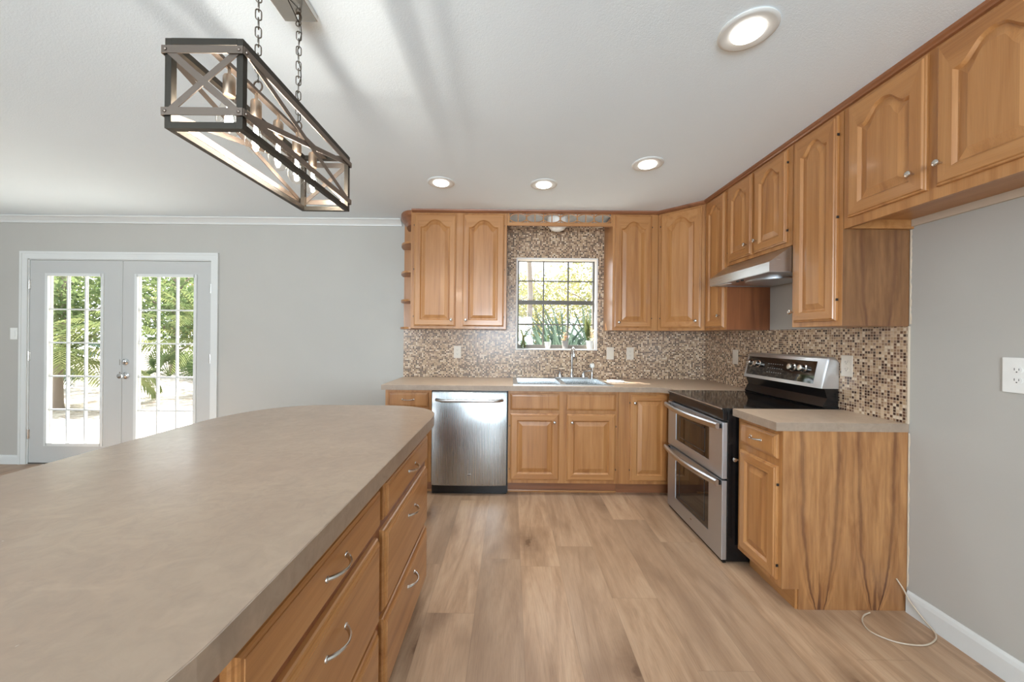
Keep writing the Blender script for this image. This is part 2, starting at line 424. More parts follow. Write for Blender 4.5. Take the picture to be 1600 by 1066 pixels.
# ------------------------------------------------------------------ setting: room
XL, YN = -7.0, -3.5
def fl():
    o = MB().box(XL, XW, YN, YB, -.05, 0).build('floor', floor_m); struct(o)
    o = MB().box(XL-.2, XW+.2, YN-.2, YB+.2, CZ, CZ+.1).build('ceiling', ceil_m); struct(o)
fl()
WX0, WX1, WZ0, WZ1 = .050, .857, 1.197, 2.108       # kitchen window opening
DX0, DX1, DZ1 = -4.832, -2.998, 2.055               # french door opening
m = MB()
for b in ((XL, DX0, 0, CZ), (DX0, DX1, DZ1, CZ), (DX1, WX0, 0, CZ), (WX0, WX1, 0, WZ0), (WX0, WX1, WZ1, CZ), (WX1, XW+.15, 0, CZ)):
    m.box(b[0], b[1], YB, YB+.15, b[2], b[3])
struct(m.build('wall_back', wall_m))
struct(MB().box(XW, XW+.15, YN, YB, 0, CZ).build('wall_right', wall_m))
m = MB(); m.box(XL-.15, XL, YN, YB, 0, CZ)
struct(m.build('wall_left', wall_m))
m = MB()   # wall behind the camera with two windows
for b in ((XL, -4.85, 0, CZ), (-4.85, -3.15, 0, .7), (-4.85, -3.15, 2.2, CZ), (-3.15, -1.05, 0, CZ), (-1.05, .65, 0, .7), (-1.05, .65, 2.2, CZ), (.65, XW, 0, CZ)):
    m.box(b[0], b[1], YN-.15, YN, b[2], b[3])
struct(m.build('wall_front', wall_m))
# mosaic backsplash
m = MB(); T = .008
for b in ((-1.072, WX0, .914, ZU+.0), (WX0, WX1, .914, WZ0), (WX1, XW-T, .914, ZU), (-.045, WX0, ZU, CZ-.01), (WX1, .945, ZU, CZ-.01), (WX0, WX1, WZ1, CZ-.01)):
    m.box(b[0], b[1], YB-T, YB-.0003, b[2], b[3])
o = m.build('wall_back_tile', tile); struct(o); o.name = 'trim_1'
m = MB().box(XW-T, XW-.0003, 1.812, YB-T, .914, ZU); o = m.build('trim_2', tile); struct(o)
m = MB().box(XW-T-.001, XW-.0003, 1.806, 1.812, .914, ZU); o = m.build('trim_3', rawwood); struct(o)
random.seed(15)
for nm, za, zb_ in (('trim_8', 1.40, 1.86), ('trim_9', .12, .868)):
    m = MB(); k = 40; zz_ = [za+(zb_-za)*i/k for i in range(k+1)]
    m.rings([[(XW-.0005, 1.8085, z), (XW-.0005, 1.8085-random.uniform(.002, .009), z), (XW-.0025, 1.8085-random.uniform(.001, .004), z), (XW-.0030, 1.8085, z)] for z in zz_])
    struct(m.build(nm, rawwood))
# crown moulding, baseboards, casing
def profile_run(name, prof, x0, x1, mat=trim_m):
    m = MB(); m.prism([(YB-a, z) for a, z in prof], x0, x1, 'x'); return struct(m.build(name, mat))
profile_run('trim_4', [(0, CZ), (.060, CZ), (.060, CZ-.010), (.048, CZ-.016), (.022, CZ-.040), (.014, CZ-.052), (.012, CZ-.062), (0, CZ-.062)], XL, -1.10)
def bb(name, x0, x1): return profile_run(name, [(0, 0), (.013, 0), (.013, .070), (.009, .083), (0, .090)], x0, x1)
bb('baseboard_back', XL, -4.905); bb('baseboard_middle', -2.925, -1.09)
m = MB(); m.prism([(XW, 0), (XW-.014, 0), (XW-.014, .080), (XW-.010, .096), (XW-.004, .106), (XW, .106)], YN, 1.803, 'y'); struct(m.build('baseboard_right', trim_m))
m = MB(); cw = .072
for sx in (0, 1):
    x0 = DX0-cw if sx == 0 else DX1; x1 = x0+cw; xi = x1 if sx == 0 else x0; xo = x0 if sx == 0 else x1
    m.box(x0, x1, YB-.012, YB-.0003, 0, DZ1+cw); m.box(min(xo, xo+(.02 if sx == 0 else -.02)), max(xo, xo+(.02 if sx == 0 else -.02)), YB-.018, YB-.012, 0, DZ1+cw)
m.box(DX0, DX1, YB-.012, YB-.0003, DZ1, DZ1+cw); m.box(DX0-.052, DX1+.052, YB-.018, YB-.012, DZ1+cw-.02, DZ1+cw)
struct(m.build('trim_5', trim_m))
m = MB()
m.box(DX0, DX0+.008, YB, YB+.15, 0, DZ1); m.box(DX1-.008, DX1, YB, YB+.15, 0, DZ1); m.box(DX0, DX1, YB, YB+.15, DZ1-.008, DZ1)
m.box(DX0+.008, DX1-.008, YB, YB+.002, 0, .001)
struct(m.build('trim_6', trim_m))
struct(MB().box(DX0+.008, DX1-.008, YB+.0005, YB+.15, 0, .0138).build('trim_7', alum))

# french doors
def door_leaf(num, x0, x1, hinge_left, gx0, gx1):
    y0, y1 = YB+.004, YB+.048; z0, z1 = .014, 2.043; gz0, gz1 = .205, 1.890
    root = bpy.data.objects.new('door_%d' % num, None); C.objects.link(root); root.location = ((x0+x1)/2, y0, z0); root['_o'] = Vector(root.location); root['kind'] = 'structure'
    m = MB(); m.box(x0, gx0, y0, y1, z0, z1); m.box(gx1, x1, y0, y1, z0, z1); m.box(gx0, gx1, y0, y1, z0, gz0); m.box(gx0, gx1, y0, y1, gz1, z1)
    if num == 2: m.box(x0-.004, x0+.018, y0-.006, y0, z0, z1)
    m.build('door_leaf', door_m, root)
    m = MB(); w = .022
    for (a, b, c, d) in ((gx0-w, gx0+.006, gz0-w, gz1+w), (gx1-.006, gx1+w, gz0-w, gz1+w), (gx0, gx1, gz1-.006, gz1+w), (gx0, gx1, gz0-w, gz0+.006)):
        m.box(a, b, y0-.010, y0+.002, c, d)
    m.build('glass_frame', trim_m, root)
    m = MB(); m.box(gx0, gx1, y0+.020, y0+.024, gz0, gz1); m.build('glass_pane', pane_m, root)
    m = MB()
    for i in (1, 2):
        xx = gx0 + (gx1-gx0)*i/3; m.box(xx-.007, xx+.007, y0+.010, y0+.0195, gz0, gz1); m.box(xx-.007, xx+.007, y0+.0245, y0+.034, gz0, gz1)
    for i in (1, 2, 3, 4):
        zz = gz0 + (gz1-gz0)*i/5; m.box(gx0, gx1, y0+.011, y0+.0195, zz-.007, zz+.007); m.box(gx0, gx1, y0+.0245, y0+.033, zz-.007, zz+.007)
    m.build('muntin_grid', trim_m, root)
    hx = x0-.003 if hinge_left else x1+.003
    for z in (1.80, 1.08, .30) if hinge_left else (1.77, 1.07):
        m = MB(); m.tube([(hx, y0-.006, z-.048), (hx, y0-.006, z+.048)], .0065, 10); m.box(hx-.014, hx+.014, y0-.003, y0+.0005, z-.045, z+.045); m.build('hinge', chrome, root, True)
    return root
d1 = door_leaf(1, -4.820, -3.914, True, -4.640, -4.098)
d2 = door_leaf(2, -3.908, -3.010, False, -3.745, -3.168)
fd = Fr((0, YB+.004, 0), (1, 0, 0), (0, -1, 0))
m = MB(); m.lathe([(.034, 0), (.034, .006), (.022, .010), (.013, .020), (.013, .032), (.024, .040), (.028, .055), (.024, .066), (.006, .070)], fd.w(-3.852, .895, 0), fd.n, 20); m.build('door_knob', chrome2, d2, True)
m = MB(); m.lathe([(.033, 0), (.033, .012), (.026, .020), (.024, .024), (.001, .024)], fd.w(-3.852, 1.03, 0), fd.n, 20); m.fbox(fd, -3.857, -3.847, .024, .040, 1.012, 1.048, .002); m.build('deadbolt', chrome2, d2, True)
m = MB(); m.box(-3.912, -3.904, YB-.004, YB+.003, 1.00, 1.055); m.box(-3.912, -3.900, YB-.006, YB+.003, .87, .93); m.build('latch_plate', chrome, d2)

# kitchen window
wy0 = YB+.075
wr = bpy.data.objects.new('window_1', None); C.objects.link(wr); wr.location = ((WX0+WX1)/2, wy0, WZ0); wr['_o'] = Vector(wr.location); wr['kind'] = 'structure'
m = MB(); f = .026
m.box(WX0, WX0+f, wy0, wy0+.06, WZ0, WZ1); m.box(WX1-f, WX1, wy0, wy0+.06, WZ0, WZ1); m.box(WX0+f, WX1-f, wy0, wy0+.06, WZ1-.012, WZ1); m.box(WX0+f, WX1-f, wy0, wy0+.06, WZ0, WZ0+.045)
m.box(WX0+f, WX1-f, wy0-.006, wy0+.03, 1.655, 1.695)
m.build('window_frame', alum, wr)
m = MB()
for i in (1, 2):
    xx = WX0+f + (WX1-WX0-2*f)*i/3; m.box(xx-.007, xx+.007, wy0+.008, wy0+.022, WZ0+.045, WZ1-.012)
for z in (1.45, 1.893): m.box(WX0+f, WX1-f, wy0+.009, wy0+.021, z-.006, z+.006)
m.build('muntin_grid', alum, wr)
MB().box(WX0+f, WX1-f, wy0+.026, wy0+.029, WZ0+.045, WZ1-.012).build('glass_pane', pane_m, wr)
m = MB(); q = .012      # plastered reveal with a rounded white edge and the sill
m.box(WX0-.004, WX0+q, YB-.014, wy0, WZ0, WZ1, .003); m.box(WX1-q, WX1+.004, YB-.014, wy0, WZ0, WZ1, .003)
m.box(WX0-.004, WX1+.004, YB-.014, wy0, WZ1-q, WZ1+.004, .003); m.box(WX0-.004, WX1+.004, YB-.016, wy0, WZ0-.004, WZ0+.008, .003)
m.build('window_sill', plaster, wr)

# ------------------------------------------------------------------ wall cabinets, back wall
yb = YB - T - .001; yf = YB-.325
def face_slab(parent, F, a0, a1, z0, z1, t=.019):
    m = MB(); m.fbox(F, a0+GAP, a1-GAP, -t, 0, z0, z1, .0012); return m.build('face_frame', wz, parent)
ARC = .065
# two-door cabinet left of the window
c1 = kcab('tall two-door oak wall cabinet with arched panels, left of the window', (-.48, yb, ZU))
carcass(c1, -.911, -.047, yf+.019, YB-.001, ZU, ZT); face_slab(c1, FB, -.911, -.047, ZU, ZT)
for a0, a1, k in ((-.888, -.508, -.545), (-.448, -.070, -.412)):
    d = raised_door(FB, a0, a1, 1.412, 2.435, ARC, 'door', c1, WZX); knob(FB, k, 1.468, .0195, d)
    hinges(FB, a0-.004 if a0 < -.6 else a1+.004, (1.50, 1.93, 2.33), d)
# open quarter-round end shelves
sh = thing('end_shelf', 'open oak end shelf with small quarter-round shelves, on cabinet side left of window', 'shelf', (-1.0, yb, ZU))
m = MB(); m.box(-1.072, -.9125, YB-.008, YB-.001, ZU, ZT+.026); m.box(-.924, -.912, yf+.01, YB-.009, ZU, ZT+.026); m.build('back_board', wz, sh)
for z, rx in ((ZU+.004, .160), (1.652, .155), (1.915, .155), (2.184, .155)):
    P = [(-.925, YB-.0085)] + [(-.925-rx*math.cos(t*PI/2/12), YB-.0085-.285*math.sin(t*PI/2/12)) for t in range(13)]
    m = MB(); m.prism(P, z-.009, z+.009); m.build('shelf', wx, sh)
P = []
m = MB()
def qc(r, ry): return [(-.925-r*math.cos(t*PI/2/12), YB-.0085-ry*math.sin(t*PI/2/12)) for t in range(13)] + [(-.925, YB-.0085)]
m.rings([[(x, y, z) for x, y in qc(r, ry)] for r, ry, z in ((.105, .24, 2.36), (.112, .25, 2.39), (.150, .285, 2.425), (.160, .297, 2.440), (.160, .297, CZ-.0005))])
m.build('shelf_crown', wcr, sh)
# valance
va = thing('valance', 'oak valance with pierced lattice fretwork over the kitchen window', 'valance', (.44, yf, 2.34))
VX0, VX1 = -.0455, .9185
m = MB(); m.box(VX0, VX1, yf, yf+.018, 2.338, 2.366); m.box(VX0, VX1, yf+.0006, yf+.018, 2.450, CZ-.001)
m.box(VX0, VX0+.022, yf, yf+.018, 2.366, 2.450); m.box(VX1-.014, VX1, yf, yf+.018, 2.366, 2.450); m.build('frame', wx, va)
m = MB(); yy = yf+.009; nx = 12; st = (VX1-VX0-.036)/nx
for i in range(1, nx):
    x = VX0+.022+st*i; m.box(x-.004, x+.004, yf+.004, yf+.012, 2.364, 2.452)
for i in range(0, nx, 2):
    cx_ = VX0+.022+st*(i+1)
    for dx in (0,):
        m.tube([(cx_+dx+.080*math.cos(2*PI*k/32), yy-.001, 2.408+.040*math.sin(2*PI*k/32)) for k in range(32)], .0048, 6, True)
m.build('lattice', wx, va)
sl = thing('dome_light', 'small white dome lamp half hidden behind the window valance', 'lamp', (.42, 3.50, CZ))
m = MB(); m.lathe([(.10, 0), (.10, .02), (.095, .03)], (.43, 3.52, CZ-.001), (0, 0, -1), 28); m.build('base', knobmark, sl, True)
m = MB(); m.lathe([(.095, .03), (.098, .06), (.090, .10), (.065, .130), (.035, .145), (.002, .150)], (.43, 3.52, CZ-.001), (0, 0, -1), 28); m.build('shade', knobmark, sl, True)
# one-door cabinet right of window
c2 = kcab('narrow one-door oak wall cabinet right of the window, beside the diagonal corner one', (1.1, yb, ZU))
carcass(c2, .920, 1.334, yf+.019, YB-.001, ZU, ZT); face_slab(c2, FB, .920, 1.334, ZU, ZT)
d = raised_door(FB, .939, 1.274, 1.414, 2.435, ARC, 'door', c2, WZX); knob(FB, .975, 1.462, .0195, d); hinges(FB, 1.278, (1.50, 2.33), d)
# diagonal corner cabinet
P0 = Vector((1.335, yf, 0)); P1 = Vector((XW-.325, 3.099, 0)); L = (P1-P0).length
FD = Fr(P0, P1-P0, (-(P0.y-P1.y), -(P1.x-P0.x), 0))
c3 = kcab('diagonal corner oak wall cabinet with one arched door', (1.8, 3.6, ZU))
t_ = .019; i0 = P0 - FD.n*t_; i1 = P1 - FD.n*t_
MB().prism([(1.336, YB-.001), (1.336, i0.y), (i0.x+.006, i0.y-.001), (i1.x-.001, i1.y+.004), (XW-.001, 3.101), (XW-.001, YB-.001)], ZU, ZT).build('body', wz, c3)
MB().fbox(FD, .002, L-.002, -.018, 0, ZU, ZT).build('face_frame', wz, c3)
d = raised_door(FD, .028, L-.030, 1.412, 2.435, ARC, 'door', c3, [wz, wx]); knob(FD, L-.065, 1.470, .0195, d); hinges(FD, .024, (1.5, 2.33), d)
# ------------------------------------------------------------------ wall cabinets, right wall (a = -Y)
xb = XW - .001; xf = XW-.325
def rcab(label, y0, y1, z0, z1=ZT, name='wall_cabinet', body=wz):
    c = kcab(label, (xb, (y0+y1)/2, z0), name)
    carcass_ = MB().box(xf+.019, xb, y0+GAP, y1-GAP, z0, z1).build('body', body, c)
    face_slab(c, FR, -y1, -y0, z0, z1); return c
c4 = rcab('narrow one-door oak wall cabinet between the diagonal corner and the range hood', 2.790, 3.098, ZU)
MB().box(xf+.0005, xb, 2.7870, 2.7902, ZU, 1.872).build('end_panel', wdk, c4)
d = raised_door(FR, -3.075, -2.812, 1.408, 2.435, ARC*.8, 'door', c4, WZY, sw=.05); knob(FR, -2.85, 1.50, .0195, d); hinges(FR, -3.079, (1.5, 2.33), d)
c5 = rcab('short two-door oak wall cabinet mounted over the stainless range hood', 2.142, 2.786, 1.866)
for a0, a1, k in ((-2.765, -2.495, -2.53), (-2.463, -2.178, -2.428)):
    d = raised_door(FR, a0, a1, 1.890, 2.435, ARC*.8, 'door', c5, WZY, sw=.05); knob(FR, k, 1.965, .0195, d)
    hinges(FR, a0-.004 if a0 < -2.6 else a1+.004, (1.96, 2.36), d)
c6 = rcab('tall one-door oak wall cabinet between range hood and over-fridge cabinet', 1.816, 2.140, ZU)
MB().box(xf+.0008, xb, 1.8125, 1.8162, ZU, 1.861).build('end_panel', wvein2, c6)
d = raised_door(FR, -2.115, -1.842, 1.416, 2.435, ARC*.8, 'door', c6, WZY, sw=.05); knob(FR, -2.128+.02, 1.475, .0195, d); hinges(FR, -1.838, (1.52, 1.93, 2.34), d)
c7 = kcab('wide two-door oak cabinet high over the empty fridge space', (xb, 1.3, 1.87))
y0, y1 = .88, 1.812
m = MB(); m.box(xf+.019, xb, y0, y1, 1.905, ZT); m.box(xf+.019, xb, y1-.018, y1-.0004, 1.862, 1.905); m.box(xf+.019, xb, y0, y0+.018, 1.862, 1.905); m.build('body', wy, c7)
m = MB(); m.fbox(FR, -y1, -y0, -.019, 0, 1.862, ZT, .0012); m.build('face_frame', wz, c7)
m = MB(); m.box(xb-.015, xb-.0005, y0+.02, y1-.02, 1.872, 1.9045); m.build('wall_cleat', rawwood, c7)
for a0, a1, k in ((-1.780, -1.444, -1.482), (-1.410, -1.074, -1.385)):
    d = raised_door(FR, a0, a1, 1.905, 2.435, ARC, 'door', c7, WZY); knob(FR, k, 1.985, .0195, d)
# wooden crown along all the wall cabinets
cm = thing('crown_molding', 'reddish oak crown strip joining the wall cabinets to the ceiling', 'molding', (1.0, yf, ZT))
pf = [(0, ZT+.0005), (-.002, ZT+.0005), (.010, ZT+.004), (.014, ZT+.010), (.022, ZT+.016), (.024, CZ-.0006), (0, CZ-.0006)]
m = MB(); m.prism([(yf-.0004-a, z) for a, z in pf][::-1], -.914, 1.325, 'x'); m.build('back_strip', wcr, cm)
m = MB(); m.rings([[FD.w(s_, z, a) for a, z in pf] for s_ in (-.004, L+.004)]); m.build('corner_strip', wcr, cm)
m = MB(); m.prism([(xf-a, z) for a, z in pf], .88, 3.095, 'y'); m.build('side_strip', wcy, cm)

# ------------------------------------------------------------------ range hood
hd = thing('range_hood', 'slanted stainless steel range hood under the short cabinet', 'range hood', (xb, 2.46, 1.714))
hx, hy0, hy1, hz0, hz1 = 1.489, 2.1425, 2.7860, 1.714, 1.769
m = MB(); S = .0
sec = [(xb-.001, hz0+.0), (hx, hz0), (hx, hz1), (xf-.003, 1.862), (xb-.001, 1.862)]
m.prism(sec, hy0+.001, hy1-.001, 'y'); m.build('body', steelh, hd)
m = MB(); m.box(hx+.004, hx+.075, hy0+.004, hy1-.004, hz0-.003, hz0+.001); m.box(hx+.075, xb-.003, hy0+.004, hy0+.03, hz0-.003, hz0+.001); m.box(hx+.075, xb-.003, hy1-.03, hy1-.004, hz0-.003, hz0+.001); m.build('lower_rim', steeld, hd)
m = MB(); m.lathe([(.155, 0), (.155, .010), (.13, .016), (.05, .018), (.002, .018)], (hx+.25, 2.47, hz0), (0, 0, -1), 32); m.build('fan_cover', steeld, hd, True)
m = MB(); m.box(hx+.02, hx+.055, 2.60, 2.72, hz0-.006, hz0-.003, .002); m.build('light_lens', knobmark, hd)
for y in (2.50, 2.45):
    m = MB(); m.lathe([(.009, 0), (.009, .006), (.007, .008)], (hx+.035, y, hz0-.003), (0, 0, -1), 14); m.build('button', blackpl, hd, True)

# ------------------------------------------------------------------ base cabinets, back run
def base_cab(label, x0, x1, toe=True):
    c = thing('base_cabinet', label, 'cabinet', ((x0+x1)/2, YB-.002, 0))
    MB().box(x0+GAP, x1-GAP, YF+.019, YB-.002, .100, .874).build('body', wz, c)
    face_slab(c, FBB, x0, x1, .100, .874)
    if toe:
        MB().box(x0+GAP, x1-GAP, YF+.070, YF+.085, 0, .0995).build('toe_kick', wcr, c)
        MB().box(x0+GAP, x1-GAP, YF+.058, YF+.0695, 0.0, .018, .003).build('shoe_molding', wx, c)
    return c
b1 = base_cab('narrow oak base cabinet with one drawer, at the left end beside the dishwasher', -1.045, -.657)
d = raised_door(FBB, -1.015, -.685, .728, .850, 0, 'drawer', b1, WZX, slab=True); pull(FBB, -.85, .79, .0195, d)
d = raised_door(FBB, -1.015, -.685, .128, .695, 0, 'door', b1, WZX); knob(FBB, -.72, .64, .0195, d)
# sink base
b2 = base_cab('oak sink base cabinet with two doors and two false drawer fronts', -.018, .905)
for o in [o for o in b2.children if o.name.startswith('body')]: bpy.data.objects.remove(o)
m = MB(); m.box(-.0174, 0, YF+.019, YB-.002, .1, .874); m.box(.887, .9044, YF+.019, YB-.002, .1, .874); m.box(0, .887, YF+.019, YB-.002, .1, .118); m.box(0, .887, YB-.012, YB-.002, .118, .72); m.build('body', wz, b2)
for a0, a1, k in ((0.0, .408, .366), (.470, .878, .512)):
    m = raised_door(FBB, a0, a1, .712, .848, 0, 'drawer_front', b2, WZX, slab=True)
    d = raised_door(FBB, a0, a1, .128, .684, 0, 'door', b2, WZX); knob(FBB, k, .615, .0195, d)
    hinges(FBB, a0-.004 if a0 < .2 else a1+.004, (.22, .58), d)
# corner cabinet (L)
b3 = thing('corner_base_cabinet', 'oak corner base cabinet with folding doors between sink and range', 'cabinet', (1.6, 3.4, 0))
MB().prism([(.9056, YF+.019), (XF+.019, YF+.019), (XF+.019, 2.936), (XW-.002, 2.936), (XW-.002, YB-.002), (.9056, YB-.002)], .100, .874).build('body', wz, b3)
m = MB(); m.fbox(FBB, .9056, XF, -.019, 0, .100, .874); m.box(XF, XF+.019, 2.936, YF+.0005, .100, .874); m.build('face_frame', wz, b3)
MB().prism([(.9056, YF+.070), (XF+.070, YF+.070), (XF+.070, 2.936), (XF+.085, 2.936), (XF+.085, YF+.085), (.9056, YF+.085)], 0, .0995).build('toe_kick', wcr, b3)
d = raised_door(FBB, 1.000, XF-.021, .128, .852, 0, 'door', b3, WZX, sw=.05); knob(FBB, 1.030, .782, .0195, d); hinges(FBB, .996, (.22, .78), d)
d = raised_door(FRB, -(YF-.0215), -2.940, .128, .852, 0, 'door', b3, WZY, sw=.03) if False else MB().fbox(FRB, -(YF-.021), -2.940, .001, .019, .128, .852, .003).build('door', wz, b3)

# dishwasher
dw = thing('dishwasher', 'stainless steel dishwasher in the back run under the counter', 'dishwasher', (-.337, YF, 0))
x0, x1 = -.648, -.030
MB().box(-.655, -.0195, YF+.022, YB-.05, .012, .868).build('tub', blackpl, dw)
m = MB()   # door skin, slightly crowned outward
xs = [x0+(x1-x0)*i/24 for i in range(25)]
def bow(x): u = (x-x0)/(x1-x0)*2-1; return .010*(1-u**4)
rs = []
for x in xs: rs.append([(x, YF+.02, .085), (x, YF-.022-bow(x), .085), (x, YF-.026-bow(x), .10), (x, YF-.028-bow(x), .50), (x, YF-.026-bow(x), .850), (x, YF-.020-bow(x), .862), (x, YF+.02, .862)])
m.rings(rs); dd = m.build('door', steel, dw, True)
P = []
for i in range(21):
    t = i/20; x = x0+.035+(x1-x0-.07)*t; P.append((x, YF-.034-.052*min(1, math.sin(PI*t)*3.2)**.8, .795))
m = MB(); m.tube(P, .013, 12)
m.build('handle', steelh, dd, True)
m = MB(); m.box(-.352, -.318, YF-.0395, YF-.036, .168, .186, .001); o = m.build('badge', chrome2, dd)
m = MB(); m.box(-.349, -.321, YF-.0402, YF-.0394, .171, .177); m.build('badge_inlay', blackpl, dd)
MB().box(-.652, -.026, YF+.015, YF+.022, 0.002, .082).build('kick_plate', blackpl, dw)
MB().box(-.6535, -.0225, YF-.004, YF+.022, .0825, .0855).build('gasket', blackpl, dw)

# ------------------------------------------------------------------ countertops
XC = XW - .648; YC = YB - .648; zc0, zc1 = .8745, .914
def slab_with_edge(name, pts, top, edge, parent=None, z0=zc0, z1=zc1):
    pass
ct = thing('countertop', 'L-shaped beige laminate countertop holding the sink, along the back wall', 'countertop', (.3, YC, zc0))
SX0, SX1, SY0, SY1 = .040, .850, 3.135, 3.655
m = MB()
m.box(-1.066, SX0, YC+.003, YB-T-.0005, zc0, zc1); m.box(SX1, XC, YC+.003, YB-T-.0005, zc0, zc1)
m.box(SX0, SX1, YC+.003, SY0, zc0, zc1); m.box(SX0, SX1, SY1, YB-T-.0005, zc0, zc1)
m.prism([(XC, YB-T-.0005), (XC, YC+.003), (XC-.06, YC+.003), (XC+.003, YC-.06), (XC+.003, 2.934), (XW-T-.0005, 2.934), (XW-T-.0005, YB-T-.0005)][::-1], zc0, zc1)
m.build('top', lamw, ct)
m = MB(); m.box(-1.066, XC-.0605, YC, YC+.0028, zc0-.002, zc1-.0008); m.rings([[(XC-.0605, YC, z), (XC-.0605, YC+.0028, z), (XC+.0028, YC-.0605, z), (XC, YC-.0605, z)] for z in (zc0-.002, zc1-.0008)])
m.box(XC, XC+.0028, 2.934, YC-.0605, zc0-.002, zc1-.0008); m.box(-1.069, -1.0662, YC, YB-T-.001, zc0-.002, zc1-.0008); m.build('edge_band', lame, ct)
ct2 = thing('countertop', 'short beige laminate countertop on the cabinet right of the range', 'countertop', (1.6, 1.98, zc0))
m = MB(); m.box(XC+.003, XW-T-.0012, 1.813, 2.163, zc0, zc1); m.build('top', lamw, ct2)
m = MB(); m.box(XC, XC+.0028, 1.808, 2.163, zc0-.002, zc1-.0008); m.box(XC+.0029, XW-.001, 1.808, 1.8126, zc0-.002, zc1-.0008); m.build('edge_band', lame, ct2)

# ------------------------------------------------------------------ base cabinet right of the range
b4 = thing('base_cabinet', 'oak base cabinet with veined end panel, right of the range', 'cabinet', (1.64, 1.98, 0))
MB().box(XF+.019, XW-.002, 1.8165, 2.160, .100, .872).build('body', wz, b4)
m = MB(); m.fbox(FRB, -2.160, -1.8165, -.019, 0, .100, .872); m.build('face_frame', wz, b4)
MB().box(XF+.070, XF+.085, 1.8165, 2.160, 0, .0995).build('toe_kick', wy, b4)
MB().prism([(XF+.0005, .100), (XF+.0005, .872), (XW-.002, .872), (XW-.002, 0), (XF+.082, 0), (XF+.082, .100)], 1.8105, 1.8160, 'y').build('end_panel', wvein, b4)
d = raised_door(FRB, -2.132, -1.838, .728, .848, 0, 'drawer', b4, WZY, slab=True); pull(FRB, -1.985, .79, .0195, d, .04)
d = raised_door(FRB, -2.132, -1.838, .128, .690, 0, 'door', b4, WZY, sw=.052); knob(FRB, -2.150+.02, .625, .0195, d); hinges(FRB, -1.834, (.20, .60), d)

# ------------------------------------------------------------------ range
rg = thing('range', 'freestanding stainless double-oven electric range with black glass top', 'range', (1.6, 2.55, 0))
RX, RY0, RY1 = 1.247, 2.172, 2.928
FG = Fr((RX+.030, 0, 0), (0, -1, 0), (-1, 0, 0))
MB().box(RX+.031, XW-.012, RY0+.004, RY1-.004, .012, .895, .003).build('body', blackpl, rg)
m = MB(); m.box(RX-.004, XW-.10, RY0, RY1, .896, .9135, .004); m.build('cooktop', cook, rg)
m = MB(); m.box(RX-.0065, RX-.003, RY0+.004, RY1-.004, .9045, .9125, .0012); m.build('cooktop_trim', steelh, rg)
m = MB(); m.box(RX+.004, RX+.030, RY0+.006, RY1-.006, .838, .8955, .003); m.build('vent_strip', blackpl, rg)
def oven_door(z0, z1, wz0, wz1, hz, label):
    ya, yc_ = RY0+.004, RY1-.004
    w0, w1 = 2.325, 2.790
    m = MB(); x0_, x1_ = RX, RX+.029
    m.box(x0_, x1_, ya, w0, z0, z1, .002); m.box(x0_, x1_, w1, yc_, z0, z1, .002); m.box(x0_+.0004, x1_, w0-.002, w1+.002, z0, wz0, .001)
    m.box(x0_+.0004, x1_, w0-.002, w1+.002, wz1, z1, .001)
    d = m.build('door', steeld, rg)
    MB().box(x0_+.004, x0_+.008, w0, w1, wz0, wz1).build('window', blackgl, d)
    m = MB(); m.box(x0_+.0025, x0_+.0042, w0+.055, w1-.055, wz0+.03, wz0+.034); m.box(x0_+.0025, x0_+.0042, w0+.055, w1-.055, wz1-.034, wz1-.030)
    m.box(x0_+.0025, x0_+.0042, w0+.055, w0+.059, wz0+.03, wz1-.03); m.box(x0_+.0025, x0_+.0042, w1-.059, w1-.055, wz0+.03, wz1-.03); m.build('window_border', plain('grey_line', lin(58, 58, 58), .3), d)
    m = MB(); rs = []
    for i in range(25):
        t = i/24; y = RY0+.012+(RY1-RY0-.024)*t; o_ = .020+.038*math.sin(PI*t)
        rs.append([(x0_-o_-.010, y, hz-.020), (x0_-o_-.018, y, hz-.008), (x0_-o_-.018, y, hz+.010), (x0_-o_-.010, y, hz+.018), (x0_-o_+.004, y, hz+.016), (x0_-o_+.004, y, hz-.018)])
    m.rings(rs)
    hnd = m.build('handle', steelh, d, True)
    m = MB()
    for y in (RY0+.030, RY1-.030): m.box(x0_-.030, x0_+.002, y-.016, y+.016, hz-.014, hz+.012, .003); m.build('handle_bracket', blackpl, d); m = MB()
    m.bm.free()
    return d
oven_door(.497, .828, .560, .775, .806, 'u'); oven_door(.022, .486, .120, .440, .472, 'l')
m = MB(); m.box(RX+.0003, RX+.0025, 2.54, 2.56, .075, .083); m.build('badge', chrome, rg)
m = MB(); m.box(RX+.012, RX+.030, RY0+.01, RY1-.01, .002, .0215); m.build('kick_strip', blackpl, rg)
# back guard
m = MB(); sec = [(XW-.10, .914), (XW-.012, .914), (XW-.012, 1.03), (XW-.095, 1.03), (XW-.078, .975), (XW-.105, .925)]
m.prism(sec, RY0+.014, RY1-.014, 'y'); bg_ = m.build('back_guard', blackpl, rg)
m = MB(); sec = [(XW-.118, 1.032), (XW-.012, 1.032), (XW-.012, 1.200), (XW-.030, 1.217), (XW-.066, 1.217), (XW-.080, 1.208)]
rs = []
for y, sc in ((RY0+.012, .93), (RY0+.022, 1.0), (RY1-.022, 1.0), (RY1-.012, .93)):
    rs.append([((x-(XW-.012))*sc+(XW-.012), y, (z-1.032)*sc+1.032) for x, z in sec])
m.rings(rs); cpn = m.build('control_panel', metal('bright_silver_trim', lin(222, 223, 224), .42), rg, True)
